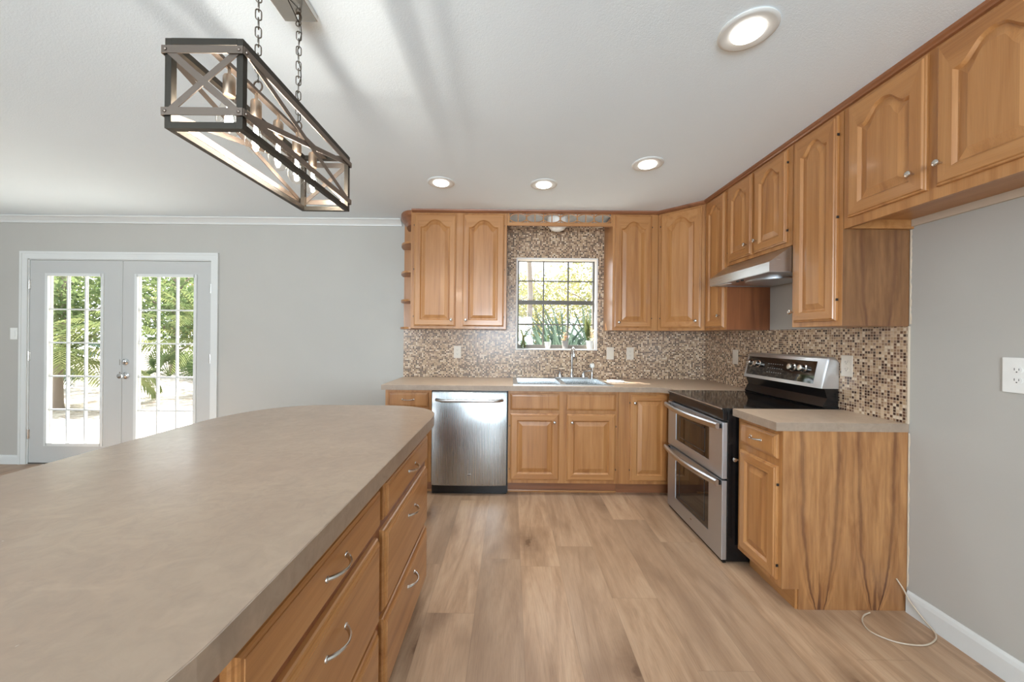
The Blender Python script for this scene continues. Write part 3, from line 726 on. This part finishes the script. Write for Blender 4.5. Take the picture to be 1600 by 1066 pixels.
# sloped face axes
pA = Vector((XW-.118, 0, 1.032)); pB = Vector((XW-.080, 0, 1.208)); up = (pB-pA).normalized(); nn = Vector((-up.z, 0, up.x))
def PP(y, h, n): return pA + up*h + nn*n + Vector((0, y, 0))
m = MB(); 
r0 = [PP(y, h, .0008) for y, h in ((RY0+.075, .022), (RY1-.045, .022), (RY1-.045, .160), (RY0+.075, .160))]; r1 = [p+nn*.0018 for p in r0]
m.rings([r0, r1]); dg = m.build('display_glass', blackgl, cpn)
for y in (2.842, 2.762, 2.425, 2.335):
    m = MB(); m.lathe([(.027, 0), (.027, .004), (.021, .008), (.020, .030), (.017, .033), (.001, .034)], PP(y, .108, .0028), nn, 24)
    kb = m.build('knob', chrome, cpn, True)
# control glyphs: small grey marks on the glass
m = MB(); random.seed(3); markm = plain('pale_marks', lin(150, 150, 148), .5)
for r_ in range(3):
    for c_ in range(7):
        y = 2.66 - c_*.022; h = .055+r_*.030; a = [PP(y, h, .0031), PP(y-.010, h, .0031), PP(y-.010, h+.004, .0031), PP(y, h+.004, .0031)]
        m.rings([a, [p+nn*.0003 for p in a]]); m.build('button', markm, cpn); m = MB()
m.bm.free()

# ------------------------------------------------------------------ sink, faucet
sk = thing('kitchen_sink', 'double-bowl stainless steel sink set in the back counter', 'sink', (.445, 3.39, .914))
m = MB(); z = .9145; R0, R1, S0, S1 = SX0-.018, SX1+.018, SY0-.018, 3.693
by0, by1 = 3.165, 3.590; bl = ((SX0+.02, .430), (.475, SX1-.02))
def rimbox(a, b, c, d): m.box(a, b, c, d, z, z+.006)
rimbox(R0, bl[0][0], S0, S1); rimbox(bl[0][1], bl[1][0], S0, S1); rimbox(bl[1][1], R1, S0, S1)
for a, b in bl: rimbox(a, b, S0, by0); rimbox(a, b, by1, S1)
m.build('rim', steelh, sk)
for a, b in bl:
    m = MB(); rs = []
    for ins, dz in ((0, .006), (.004, -.02), (.012, -.15), (.03, -.165)):
        rs.append([(a+ins, by0+ins, z+dz), (b-ins, by0+ins, z+dz), (b-ins, by1-ins, z+dz), (a+ins, by1-ins, z+dz)])
    m.rings(rs, cap0=False); m.build('bowl', steel, sk)
fa = thing('faucet', 'chrome kitchen faucet with tall thin spout behind the sink', 'faucet', (.60, 3.64, .92))
zf = .9208
m = MB(); m.box(.44, .76, 3.617, 3.667, zf, zf+.012, .005); m.build('deck_plate', chrome2, fa)
P = [(.60, 3.642, zf+.010), (.60, 3.642, zf+.05)] + [(.60, 3.642, zf+.06+.03*i) for i in range(7)]
for i in range(1, 13):
    t = PI*i/12; P.append((.60, 3.642-.055+.055*math.cos(t), zf+.245+.055*math.sin(t)))
P.append((.60, 3.532, zf+.215))
m = MB(); m.tube(P, [.019, .015]+[.0105]*(len(P)-2), 14); m.build('spout', chrome2, fa, True)
for x, sg in ((.485, -1), (.715, 1)):
    m = MB(); m.lathe([(.022, 0), (.020, .030), (.014, .045), (.010, .055)], (x, 3.642, zf+.011), (0, 0, 1), 16); m.tube([(x, 3.642, zf+.062), (x+sg*.02, 3.62, zf+.072), (x+sg*.06, 3.60, zf+.078)], [.010, .009, .006], 10); m.build('lever', chrome2, fa, True)
sp = thing('side_sprayer', 'white-tipped side sprayer standing right of the faucet', 'sprayer', (.80, 3.64, .92))
m = MB(); m.lathe([(.020, 0), (.018, .012), (.011, .03), (.012, .09), (.016, .105)], (.80, 3.645, zf), (0, 0, 1), 16); m.build('body', chrome2, sp, True)
m = MB(); m.lathe([(.016, 0), (.024, .012), (.024, .03), (.018, .042), (.002, .046)], (.80, 3.645, zf+.105), (-.1, -.35, 1), 16); m.build('head', knobmark, sp, True)
m = MB(); random.seed(5); g = []
nx, ny = 12, 7
for j in range(ny+1):
    g.append([m.bm.verts.new((.875+.013*i+.006*j+random.uniform(-.003, .003), 3.35+.028*j, .9165+.006*abs(math.sin(i*.9+j*.7))+random.uniform(0, .002))) for i in range(nx+1)])
for j in range(ny):
    for i in range(nx): m._f([g[j][i], g[j][i+1], g[j+1][i+1], g[j+1][i]])
bmesh.ops.solidify(m.bm, geom=m.bm.faces[:], thickness=.0008)
tag(m.build('plastic_bag', paperm, None, True, (.95, 3.45, .9145)), 'crumpled clear white wrapper lying on the counter right of the sink', 'wrapper')

# ------------------------------------------------------------------ sill plants
zs = WZ0+.0085; ysl = YB+.030
def blade(m, pts, w, up=(0, 0, 1)):
    pts = [Vector(p) for p in pts]; n = len(pts); a, b = [], []
    for i, p in enumerate(pts):
        d = (pts[min(i+1, n-1)]-pts[max(i-1, 0)]).normalized(); s = d.cross(Vector(up))
        if s.length < .05: s = d.cross(Vector((1, 0, 0)))
        s.normalize(); ww = w*max(.06, math.sin(PI*min(1, .25+.75*i/(n-1))))
        a.append(m.bm.verts.new(p+s*ww)); b.append(m.bm.verts.new(p-s*ww))
    for i in range(n-1): m._f([a[i], a[i+1], b[i+1], b[i]])
p1 = thing('potted_plant', 'strappy green bulb plant arching from a glass jar at left of window sill', 'plant', (.125, ysl, zs))
m = MB(); m.lathe([(.030, 0), (.032, .010), (.032, .055), (.022, .075), (.021, .080), (.019, .080), (.020, .072), (.029, .052), (.029, .006), (.002, .004)], (.125, ysl, zs), (0, 0, 1), 20, False); m.build('jar', glass_m('jar_glass', (.93, .97, .93, 1), .1), p1, True)
m = MB(); m.lathe([(.004, 0), (.022, .012), (.024, .03), (.016, .055), (.008, .10), (.006, .12)], (.125, ysl, zs+.006), (0, 0, 1), 14); m.build('bulb', leaf_y, p1, True)
m = MB(); random.seed(11)
for i in range(16):
    an = random.uniform(-.5, .5) if i > 2 else PI+random.uniform(-.5, .5); ln = random.uniform(.10, .20) if i > 2 else .07; hh = random.uniform(.03, .10)
    P = []
    for k in range(9):
        t = k/8; P.append((.128+math.copysign(1, math.cos(an))*ln*t, ysl-.005-abs(math.sin(an))*.06*t, zs+.105+hh*1.3*math.sin(PI*t*.85)+.03*t - t**3*(.05+ln*.45)))
    blade(m, P, .012)
m.build('leaves', leafm('strap_leaves', lin(92, 120, 52), lin(132, 150, 76)), p1)
def pot(label, x, hp, rp, mat):
    p = thing('potted_plant', label, 'plant', (x, ysl, zs))
    m = MB(); m.lathe([(rp*.72, 0), (rp, hp*.86), (rp*1.12, hp*.86), (rp*1.12, hp), (rp*.92, hp), (rp*.88, hp*.8), (.002, hp*.8)], (x, ysl, zs), (0, 0, 1), 20); m.build('pot', mat, p, True); return p
p2 = pot('small potted seedling in a pale pot, middle left of the window sill', .372, .068, .030, knobmark)
m = MB(); random.seed(4)
m.tube([(.372, ysl, zs+.05), (.374, ysl, zs+.115)], .003, 6)
for i in range(9):
    a = i*2.4; l = .03; z0_ = zs+.07+.006*i; blade(m, [(.373+math.cos(a)*l*t, ysl+math.sin(a)*l*t, z0_+.02*math.sin(t*2.2)) for t in (0, .35, .7, 1)], .008)
m.build('leaves', leaf_g, p2)
p3 = pot('grey-potted pink and cream succulent, middle right of the window sill', .545, .080, .033, potm)
m = MB(); random.seed(9)
for i in range(30):
    a = i*2.4; l = random.uniform(.015, .05); z0_ = zs+.08+random.uniform(0, .075); c_ = Vector((.54+random.uniform(-.018, .018), ysl+random.uniform(-.012, .012), z0_))
    blade(m, [c_+Vector((math.cos(a)*l*t, math.sin(a)*l*t, .018*t)) for t in (0, .4, .8, 1)], .008)
m.tube([(.545, ysl, zs+.06), (.54, ysl, zs+.13)], .004, 6)
m.build('leaves', leafm('pink_cream_leaves', lin(214, 176, 150), lin(196, 190, 140)), p3)
p4 = pot('pale pot of upright spiky leaves and white blooms at right end of window sill', .795, .085, .036, knobmark)
m = MB(); random.seed(6)
for i in range(20):
    a = random.uniform(0, 2*PI); l = random.uniform(.02, .05); h = random.uniform(.12, .30)
    blade(m, [(.775+math.cos(a)*l*t, ysl+math.sin(a)*l*t*.6, zs+.06+h*t) for t in (0, .3, .6, .85, 1)], .006, (0, 1, 0))
m.build('leaves', leaf_p, p4)
m = MB()
for i in range(36):
    a = random.uniform(0, 2*PI); l = random.uniform(.0, .032); c_ = Vector((.805+math.cos(a)*l, ysl-.006+math.sin(a)*l*.6, zs+.08+random.uniform(0, .11)))
    blade(m, [c_, c_+Vector((random.uniform(-.02, .02), random.uniform(-.01, .01), .02)), c_+Vector((random.uniform(-.03, .03), random.uniform(-.01, .01), .028))], .010)
m.build('blooms', leafm('white_petals', lin(240, 232, 214), lin(238, 222, 190)), p4)

# ------------------------------------------------------------------ outlets and switch
def outlet(F, a, z, label, rocker=False, w=.036, h=.061, mat=ivory, base=None):
    t = thing('wall_outlet' if not rocker else 'light_switch', label, 'outlet' if not rocker else 'switch', F.w(a, z, 0))
    m = MB(); m.fbox(F, a-w, a+w, 0.0003, .006, z-h, z+h, .0025); m.build('cover_plate', mat, t)
    if rocker:
        m = MB(); m.fbox(F, a-.017, a+.017, .006, .009, z-.034, z+.034, .0012); m.build('rocker', mat, t)
    else:
        for sg in (-1, 1):
            m = MB(); pts = [(a+.0165*math.cos(q_)*1.0, z+sg*.020+.0145*math.sin(q_)) for q_ in [2*PI*i/20 for i in range(20)]]
            m.rings([[F.w(p, q_, .006) for p, q_ in pts], [F.w(p, q_, .0078) for p, q_ in pts]])
            r_ = m.build('receptacle', mat, t)
            m = MB(); zc_ = z+sg*.020
            m.fbox(F, a-.0075, a-.0055, .0078, .0082, zc_-.001, zc_+.008); m.fbox(F, a+.0055, a+.0072, .0078, .0082, zc_-.001, zc_+.007)
            m.lathe([(.0024, 0), (.0024, .0004)], F.w(a, zc_-.007, .0078), F.n, 10); m.build('slots', outdk, r_)
    return t
FW = Fr((0, YB-T, 0), (1, 0, 0), (0, -1, 0)); FWR = Fr((XW-T, 0, 0), (0, -1, 0), (-1, 0, 0))
outlet(FW, -.533, 1.165, 'ivory outlet on the mosaic backsplash above the dishwasher')
outlet(FW, .991, 1.165, 'ivory rocker switch on mosaic tile, just right of the sink', True)
outlet(FW, 1.189, 1.166, 'ivory outlet on mosaic tile, right of the rocker switch by the corner')
outlet(FWR, -3.195, 1.166, 'ivory rocker switch on right wall tile between corner and range', True)
outlet(FWR, -2.133, 1.171, 'ivory outlet on tile at right of the range back panel')
outlet(Fr((XW, 0, 0), (0, -1, 0), (-1, 0, 0)), -1.420, 1.190, 'white outlet on the bare grey right wall by the fridge space', False, .044, .068, knobmark)
outlet(Fr((0, YB, 0), (1, 0, 0), (0, -1, 0)), -4.968, 1.303, 'white light switch on grey wall left of the glass doors', True, .036, .058, knobmark)

# ------------------------------------------------------------------ cable out of the end panel
m = MB()
key = [(1.892, 1.8095, .158), (1.906, 1.790, .120), (1.914, 1.765, .074), (1.921, 1.713, .030), (1.914, 1.662, .008), (1.866, 1.624, .005), (1.787, 1.600, .005), (1.693, 1.616, .005), (1.637, 1.668, .005), (1.650, 1.725, .005), (1.690, 1.765, .007), (1.738, 1.783, .010)]
P = []
kk = [Vector(k) for k in key]
for i in range(len(kk)-1):
    a, b, c_, d_ = kk[max(i-1, 0)], kk[i], kk[i+1], kk[min(i+2, len(kk)-1)]
    for s_ in range(6):
        t = s_/6; P.append(.5*((2*b)+(c_-a)*t+(2*a-5*b+4*c_-d_)*t*t+(3*b-a-3*c_+d_)*t**3))
P.append(kk[-1])
m.tube(P, .0032, 8); cb = m.build('loose_cable', cablem, None, True, (1.80, 1.70, 0))
tag(cb, 'thin tan cable looping from the veined cabinet end panel onto the floor', 'cable')

# ------------------------------------------------------------------ island
IX0, IX1, IY1 = -1.43, -.388, 2.155; iz0, iz1 = .862, .914
isl = thing('kitchen_island', 'oak kitchen island with two banks of drawers in the left foreground', 'island', (-.9, 1.1, 0))
bx0, bx1, byy0, byy1 = -1.12, -.449, .40, 1.93
MB().box(bx0, bx1, byy0, byy1, .10, iz0-.0005).build('body', wz, isl)
FI = Fr((-.449, 0, 0), (0, 1, 0), (1, 0, 0))
m = MB(); m.fbox(FI, byy0, byy1, .0002, .006, .10, iz0-.0005); m.build('face_frame', wdk, isl)
MB().box(bx0+.06, bx1-.06, byy0+.06, byy1-.06, 0, .0995).build('toe_kick', wdk, isl)
for a0, a1 in ((.570, 1.215), (1.262, 1.895)):
    for z0_, z1_ in ((.690, .821), (.378, .655), (.088, .352)):
        d = raised_door(FI, a0, a1, z0_, z1_, 0, 'drawer', isl, [wz if False else wy, wy], slab=True, th=.026, n0=.006)
        pull(FI, (a0+a1)/2+.01, (z0_+z1_)/2 + (.0 if z1_ > .8 else .055), .032, d, .05, .030)
it = thing('island_countertop', 'large beige laminate island top with rounded corners', 'countertop', (-.9, 1.1, iz0))
def outline(off):
    P = []
    def arc(cx_, cy_, rx, ry, a0, a1, n=16, ex=2.0):
        for i in range(n+1):
            a = math.radians(a0+(a1-a0)*i/n); c_, s_ = math.cos(a), math.sin(a)
            P.append((cx_+(rx-off)*math.copysign(abs(c_)**(2/ex), c_), cy_+(ry-off)*math.copysign(abs(s_)**(2/ex), s_)))
    arc(IX1-.36, .50, .36, .36, -90, 0); arc(IX1-.34, 1.86, .34, .297, 0, 90, 20, 2.2); arc(IX0+.42, 1.66, .42, .497, 90, 180, 20, 2.2); arc(IX0+.36, .50, .36, .36, 180, 270)
    return P
m = MB(); o2 = outline(.0022)
m.prism(o2, iz0, iz1); m.build('top', lam, it)
oa = outline(0); m = MB()
m.rings([[(x, y, iz0-.002) for x, y in o2], [(x, y, iz0-.002) for x, y in oa], [(x, y, iz1-.0010) for x, y in oa], [(x, y, iz1-.0006) for x, y in o2]], cap0=False, cap1=False); m.build('edge_band', lame, it)

# ------------------------------------------------------------------ recessed lights
def downlight(x, y, label):
    t = thing('recessed_light', label, 'ceiling light', (x, y, CZ), 'recessed ceiling lights')
    m = MB(); m.lathe([(.100, 0.0005), (.101, .004), (.096, .008), (.088, .009), (.070, .007), (.060, .0065), (.0575, .006)], (x, y, CZ), (0, 0, -1), 40, False); m.build('trim_ring', trim_m, t, True)
    m = MB(); m.lathe([(.0575, .0050), (.055, .012), (.045, .017), (.025, .020), (.001, .021)], (x, y, CZ), (0, 0, -1), 32); m.build('lens', lens_m, t, True)
    l = bpy.data.lights.new('downlight', 'SPOT'); l.energy = DOWN_P*4; l.spot_size = math.radians(112); l.spot_blend = 1.0; l.shadow_soft_size = .05; l.color = (.90, .96, 1)
    o = bpy.data.objects.new('downlight', l); C.objects.link(o); o.parent = t; o.location = (0, 0, -.030)
downlight(.875, 1.388, 'recessed ceiling light nearest the camera, above the fridge cabinet')
downlight(.894, 2.457, 'recessed ceiling light in front of the range hood cabinets')
downlight(.236, 2.80, 'recessed ceiling light nearest the window valance')
downlight(-.537, 2.785, 'recessed ceiling light in front of the left two-door wall cabinet')

# ------------------------------------------------------------------ pendant
pn = thing('pendant_light', 'long open-frame metal pendant with five bare bulbs hanging over the island', 'pendant light', (-.77, 1.225, CZ))
px0, px1, py0, py1, pz0, pz1 = -.866, -.672, .920, 1.530, 1.828, 2.052
b = .016
m = MB()
for x in (px0, px1-b):
    for y in (py0, py1-b): m.box(x, x+b, y, y+b, pz0, pz1, .001)
    for z in (pz0, pz1-b): m.box(x, x+b, py0+b, py1-b, z, z+b)
for y in (py0, py1-b):
    for z in (pz0, pz1-b): m.box(px0+b, px1-b, y, y+b, z, z+b)
m.build('frame', darkfr, pn)
zb = (pz1-.041, pz0+.030); bh = .019; th = .0025
m = MB(); o_ = .0035
for z in zb:
    m.box(px0-o_, px1+o_, py0-o_-th, py0-o_, z, z+bh); m.box(px0-o_, px1+o_, py1+o_, py1+o_+th, z, z+bh)
    m.box(px0-o_-th, px0-o_, py0-o_, py1+o_, z, z+bh); m.box(px1+o_, px1+o_+th, py0-o_, py1+o_, z, z+bh)
m.build('strap', bronze, pn)
def strip(m, p, q, nrm, w=.016, t=.0022):
    p, q, nrm = Vector(p), Vector(q), Vector(nrm); d = (q-p).normalized(); s_ = d.cross(nrm).normalized()*w/2; h = nrm*t
    m.rings([[p-s_, p+s_, p+s_+h, p-s_+h], [q-s_, q+s_, q+s_+h, q-s_+h]])
m = MB(); z0_, z1_ = zb[1]+bh/2, zb[0]+bh/2
for y, sg in ((py0, -1), (py1, 1)):
    strip(m, (px0+.01, y, z0_), (px1-.01, y, z1_), (0, sg, 0)); strip(m, (px0+.01, y+sg*.0023, z1_), (px1-.01, y+sg*.0023, z0_), (0, sg, 0))
for x, sg in ((px0, -1), (px1, 1)):
    strip(m, (x, py0+.01, z0_), (x, py1-.01, z1_), (sg, 0, 0)); strip(m, (x+sg*.0023, py0+.01, z1_), (x+sg*.0023, py1-.01, z0_), (sg, 0, 0))
m.build('cross_brace', bronze, pn)
m = MB()
for z in zb:
    for x in (px0+.006, px1-.006):
        for y, sg in ((py0-o_-th, -1), (py1+o_+th, 1)): m.lathe([(.0045, 0), (.004, .002), (.0015, .0035)], (x, y, z+bh/2), (0, sg, 0), 8)
    for y in (py0+.006, py1-.006):
        for x, sg in ((px0-o_-th, -1), (px1+o_+th, 1)): m.lathe([(.0045, 0), (.004, .002), (.0015, .0035)], (x, y, z+bh/2), (sg, 0, 0), 8)
m.build('rivets', bronze, pn)
m = MB(); xc = (px0+px1)/2; m.box(xc-.009, xc+.009, py0+b, py1-b, pz1-.014, pz1-.004); m.build('center_bar', bronze, pn)
for i in range(5):
    y = 1.003+.1055*i; zt = pz1-.014
    m = MB(); m.lathe([(.004, 0), (.004, .020), (.012, .022), (.0145, .027), (.0145, .074), (.0135, .076)], (xc, y, zt), (0, 0, -1), 20); so = m.build('socket', socket_m, pn, True)
    m = MB(); m.lathe([(.0125, .0775), (.0135, .088), (.018, .104), (.027, .128), (.0295, .145), (.027, .162), (.018, .176), (.006, .1815), (.0005, .182)], (xc, y, zt), (0, 0, -1), 24, False); bb_ = m.build('bulb', bulbg, pn, True)
    m = MB()
    for k in range(6):
        a = 2*PI*k/6; a2 = a+PI/6
        m.tube([(xc+.004*math.cos(a), y+.004*math.sin(a), zt-.094), (xc+.0085*math.cos(a2), y+.0085*math.sin(a2), zt-.152)], .0014, 5)
    m.build('filament', fil_m, bb_)
    l = bpy.data.lights.new('bulb_light', 'POINT'); l.energy = BULB_P; l.shadow_soft_size = .010; l.color = (1, .95, .88)
    o = bpy.data.objects.new('bulb_light', l); C.objects.link(o); o.parent = pn; o.location = Vector((xc, y, zt-.128)) - Vector(pn['_o'])
cyA, cyB = 1.115, 1.325
chainm = metal('chain_metal', lin(120, 114, 106), .35)
m = MB(); m.box(-.830, -.712, 1.085, 1.345, CZ-.022, CZ-.0005, .002); m.build('canopy', metal('canopy_nickel', lin(206, 202, 196), .16), pn)
m = MB(); m.lathe([(.006, 0), (.006, .012), (.009, .014), (.009, .022), (.004, .028)], (-.771, 1.22, CZ-.022), (0, 0, -1), 14); m.build('finial', darkfr, pn, True)
for cyy in (cyA, cyB):
    m = MB(); m.lathe([(.011, 0), (.009, .010), (.005, .016)], (-.771, cyy, CZ-.022), (0, 0, -1), 14)
    m.tube([(-.771+.009*math.cos(2*PI*k/16), cyy, CZ-.045+.010*math.sin(2*PI*k/16)) for k in range(16)], .002, 6, True)
    ch = m.build('chain', chainm, pn, True)
    ztop, zbot = CZ-.050, pz1+.028; n = 13; pit = (ztop-zbot)/n; hl = pit/2+.003
    for i in range(n):
        zc_ = ztop-pit*(i+.5); m = MB(); P = []
        for k in range(20):
            a = 2*PI*k/20; u_ = .0078*math.cos(a); v_ = (hl-.0078)*(1 if math.sin(a) > 0 else -1)*(abs(math.sin(a)) > .01) + .0078*math.sin(a)
            an = .5 if i % 2 else .5+PI/2
            P.append((xc+u_*math.cos(an), cyy+u_*math.sin(an), zc_+v_))
        m.tube(P, .0018, 6, True); m.build('chain_link', chainm, ch, True)
    m = MB(); m.tube([(xc+.013*math.cos(2*PI*k/20), cyy, pz1+.012+.016*math.sin(2*PI*k/20)) for k in range(20)], .0026, 6, True); m.build('hanging_ring', bronze, pn, True)
m = MB(); m.tube([(-.765, 1.24, CZ-.022)] + [(-.766+.006*math.sin(i*1.3), 1.325+.006*math.cos(i*1.3), CZ-.05-i*.031) for i in range(12)] + [(xc, 1.30, pz1-.006)], .0016, 6); m.build('lamp_cord', darkfr, pn, True)

# ------------------------------------------------------------------ outdoors
ZG = -.12
o = MB().box(-40, 30, YB+.15, 60, ZG-.3, ZG).build('ground', ground_m); o['kind'] = 'structure'
o = MB().box(-9.5, -.8, YB+.16, 6.0, ZG+.0005, ZG+.04).build('patio', patio_m); o['kind'] = 'structure'
o = MB().box(XL-.5, XW+.6, YB+.15, YB+.56, CZ+.05, CZ+.15).build('sun_block_eave', trim_m); o['kind'] = 'structure'  # unseen eave, added and sized to limit the sun on the counter
def leaves(m, c, rad, n, size):
    c = Vector(c)
    for i in range(n):
        while True:
            v = Vector((random.uniform(-1, 1), random.uniform(-1, 1), random.uniform(-1, 1)))
            if .25 < v.length < 1: break
        p = c + Vector((v.x*rad[0], v.y*rad[1], v.z*rad[2]))
        d = Vector((random.uniform(-1, 1), random.uniform(-1, 1), random.uniform(-1, 1))).normalized(); s_ = d.orthogonal().normalized(); L_ = size*random.uniform(.6, 1.3)
        vs_ = [m.bm.verts.new(q_) for q_ in (p, p+d*L_*.5+s_*L_*.25, p+d*L_, p+d*L_*.5-s_*L_*.25)]; m._f(vs_)
def tree(x, y, h, r, label, lm, n=2600, size=.16, trunk=.10, low=.35):
    t = thing('tree', label, 'tree', (x, y, ZG))
    m = MB(); P = [(x, y, ZG-.05), (x+.05*r, y, h*.35), (x-.04*r, y+.1, h*.7), (x, y, h*.92)]; m.tube(P, [trunk, trunk*.8, trunk*.55, trunk*.2], 8)
    for i in range(7):
        a = i*2.4; z_ = h*(low+.07*i); m.tube([(x, y, z_), (x+math.cos(a)*r*.35, y+math.sin(a)*r*.35, z_+h*.10), (x+math.cos(a)*r*.7, y+math.sin(a)*r*.7, z_+h*.16)], [trunk*.4, trunk*.25, trunk*.08], 5)
    m.build('trunk', bark, t, True)
    m = MB()
    for i in range(9):
        a = i*2.4; rr = r*(.2+.06*i); leaves(m, (x+math.cos(a)*rr, y+math.sin(a)*rr, h*(low+.15+.06*i)), (r*.5, r*.5, h*.16), n//9, size)
    m.build('foliage', lm, t); return t
def palm(x, y, z, n, ln, label, lm, trunkh=0, width=.5, name='palm', droop=.9, lw=.016, nl=26):
    t = thing(name, label, 'palm', (x, y, ZG))
    m = MB(); m.lathe([(.11, 0), (.09, .2), (.08, max(.3, z-ZG-.1)), (.11, z-ZG)], (x, y, ZG-.02), (0, 0, 1), 12); m.build('trunk', bark, t, True)
    for i in range(n):
        a = i*2.399+random.uniform(-.2, .2); el = random.uniform(-.1, 1.3); L_ = ln*random.uniform(.8, 1.1)
        P = []; p = Vector((x, y, z)); 
        for k in range(13):
            s_ = k/12; e = el - droop*1.6*s_*s_ - .1; P.append(p.copy()); p = p + Vector((math.cos(a)*math.cos(e), math.sin(a)*math.cos(e), math.sin(e)))*(L_/12)
        m = MB(); m.tube(P, [.014*(1-k/14) for k in range(13)], 4)
        for k in range(nl*2):
            s_ = .15+.85*(k//2)/nl; f_ = s_*12; i0_ = min(11, int(f_)); q_ = P[i0_].lerp(P[i0_+1], f_-i0_) if f_ < 12 else P[12]
            d = (P[min(12, i0_+1)]-P[i0_]).normalized(); side = d.cross(Vector((0, 0, 1)))
            if side.length < .01: side = Vector((1, 0, 0))
            side.normalize(); side = side*(1 if k % 2 else -1)
            tipd = (d*.75+side*.9+Vector((0, 0, -.25))).normalized(); ll = width*math.sin(PI*(.15+.8*s_))*random.uniform(.85, 1.1)
            blade(m, [q_, q_+tipd*ll*.5, q_+tipd*ll+Vector((0, 0, -.18*ll))], lw)
        m.build('frond', lm, t)
    return t
def fan_palm(x, y, label, lm, n=16, s=.9, name='palmetto'):
    t = thing(name, label, 'palm', (x, y, ZG)); m = MB()
    for i in range(n):
        a = i*2.399; el = random.uniform(.3, 1.3); d = Vector((math.cos(a)*math.cos(el), math.sin(a)*math.cos(el), math.sin(el))); c_ = Vector((x, y, ZG))+d*s*.6
        m.tube([(x, y, ZG-.02), c_], .012, 4)
        u = d.orthogonal().normalized(); w_ = d.cross(u)
        pl = u*random.uniform(-1, 1)+w_*random.uniform(-1, 1); pl.normalize()
        for k in range(17):
            b_ = (k-8)/8*1.9; dd_ = d*math.cos(b_)+pl*math.sin(b_); l_ = s*.55*(1-.25*abs(b_)/1.9)
            blade(m, [c_, c_+dd_*l_*.5, c_+dd_*l_+Vector((0, 0, -.05))], .026, d.cross(pl))
    m.build('fronds', lm, t); return t
random.seed(21)
palm(-8.45, 6.9, .85, 30, 1.9, 'large feathery palm just outside the left glass door', leaf_p)
palm(-11.3, 8.3, .55, 24, 1.6, 'blue-green feathery palm behind the big palm, left glass door', leaf_b)
palm(-7.7, 9.4, 1.15, 28, 1.9, 'yellow-green feathery palm seen through the right glass door', leaf_p)
fan_palm(-9.6, 12.2, 'small palmetto on the ground far off, through the right glass door', leaf_g, 16, 1.1)
fan_palm(-11.6, 12.6, 'low palmetto farther back, middle of the right glass door', leaf_g, 14, 1.0)
fan_palm(1.75, 7.3, 'blue-green palmetto low at the right of the kitchen window', leaf_b, 44, 2.3)
fan_palm(.95, 8.4, 'pale palmetto low in the centre of the kitchen window', leaf_b, 26, 1.6)
tree(.42, 9.4, 7.0, 1.2, 'slim tall tree trunk at the left side of the kitchen window', leaf_g, 500, .12, .085, .72)
tree(3.3, 14, 5.2, 2.6, 'yellow-green bushy tree at right beyond the kitchen window', leaf_y, 5200, .15, .10, .18)
tree(-.5, 15.5, 4.6, 2.4, 'yellow-green bushy tree at left beyond the kitchen window', leaf_y, 4200, .15, .10, .15)
tree(1.2, 18.5, 5.0, 2.8, 'pale bushy tree in the middle beyond the kitchen window', leaf_y, 4200, .17, .10, .12)
for i, (x, y, h, lab, lm_) in enumerate(((-12.3, 13.5, 5.5, 'pale green tree at the left edge of the right glass door view', leaf_g), (-16, 13.2, 5.5, 'green tree far behind the big palm, left glass door', leaf_g), (-19.5, 14.5, 6, 'green tree farthest left through the glass doors', leaf_y), (-15.0, 18, 6.5, 'tall pale tree deep in the yard through the glass doors', leaf_y), (-11.2, 17, 6, 'tall green tree deep in the yard, right glass door', leaf_g))):
    tree(x, y, h, 2.6, lab, lm_, 5200, .18, .11, .10)

for o in list(bpy.data.objects):
    if '_o' in o: del o['_o']
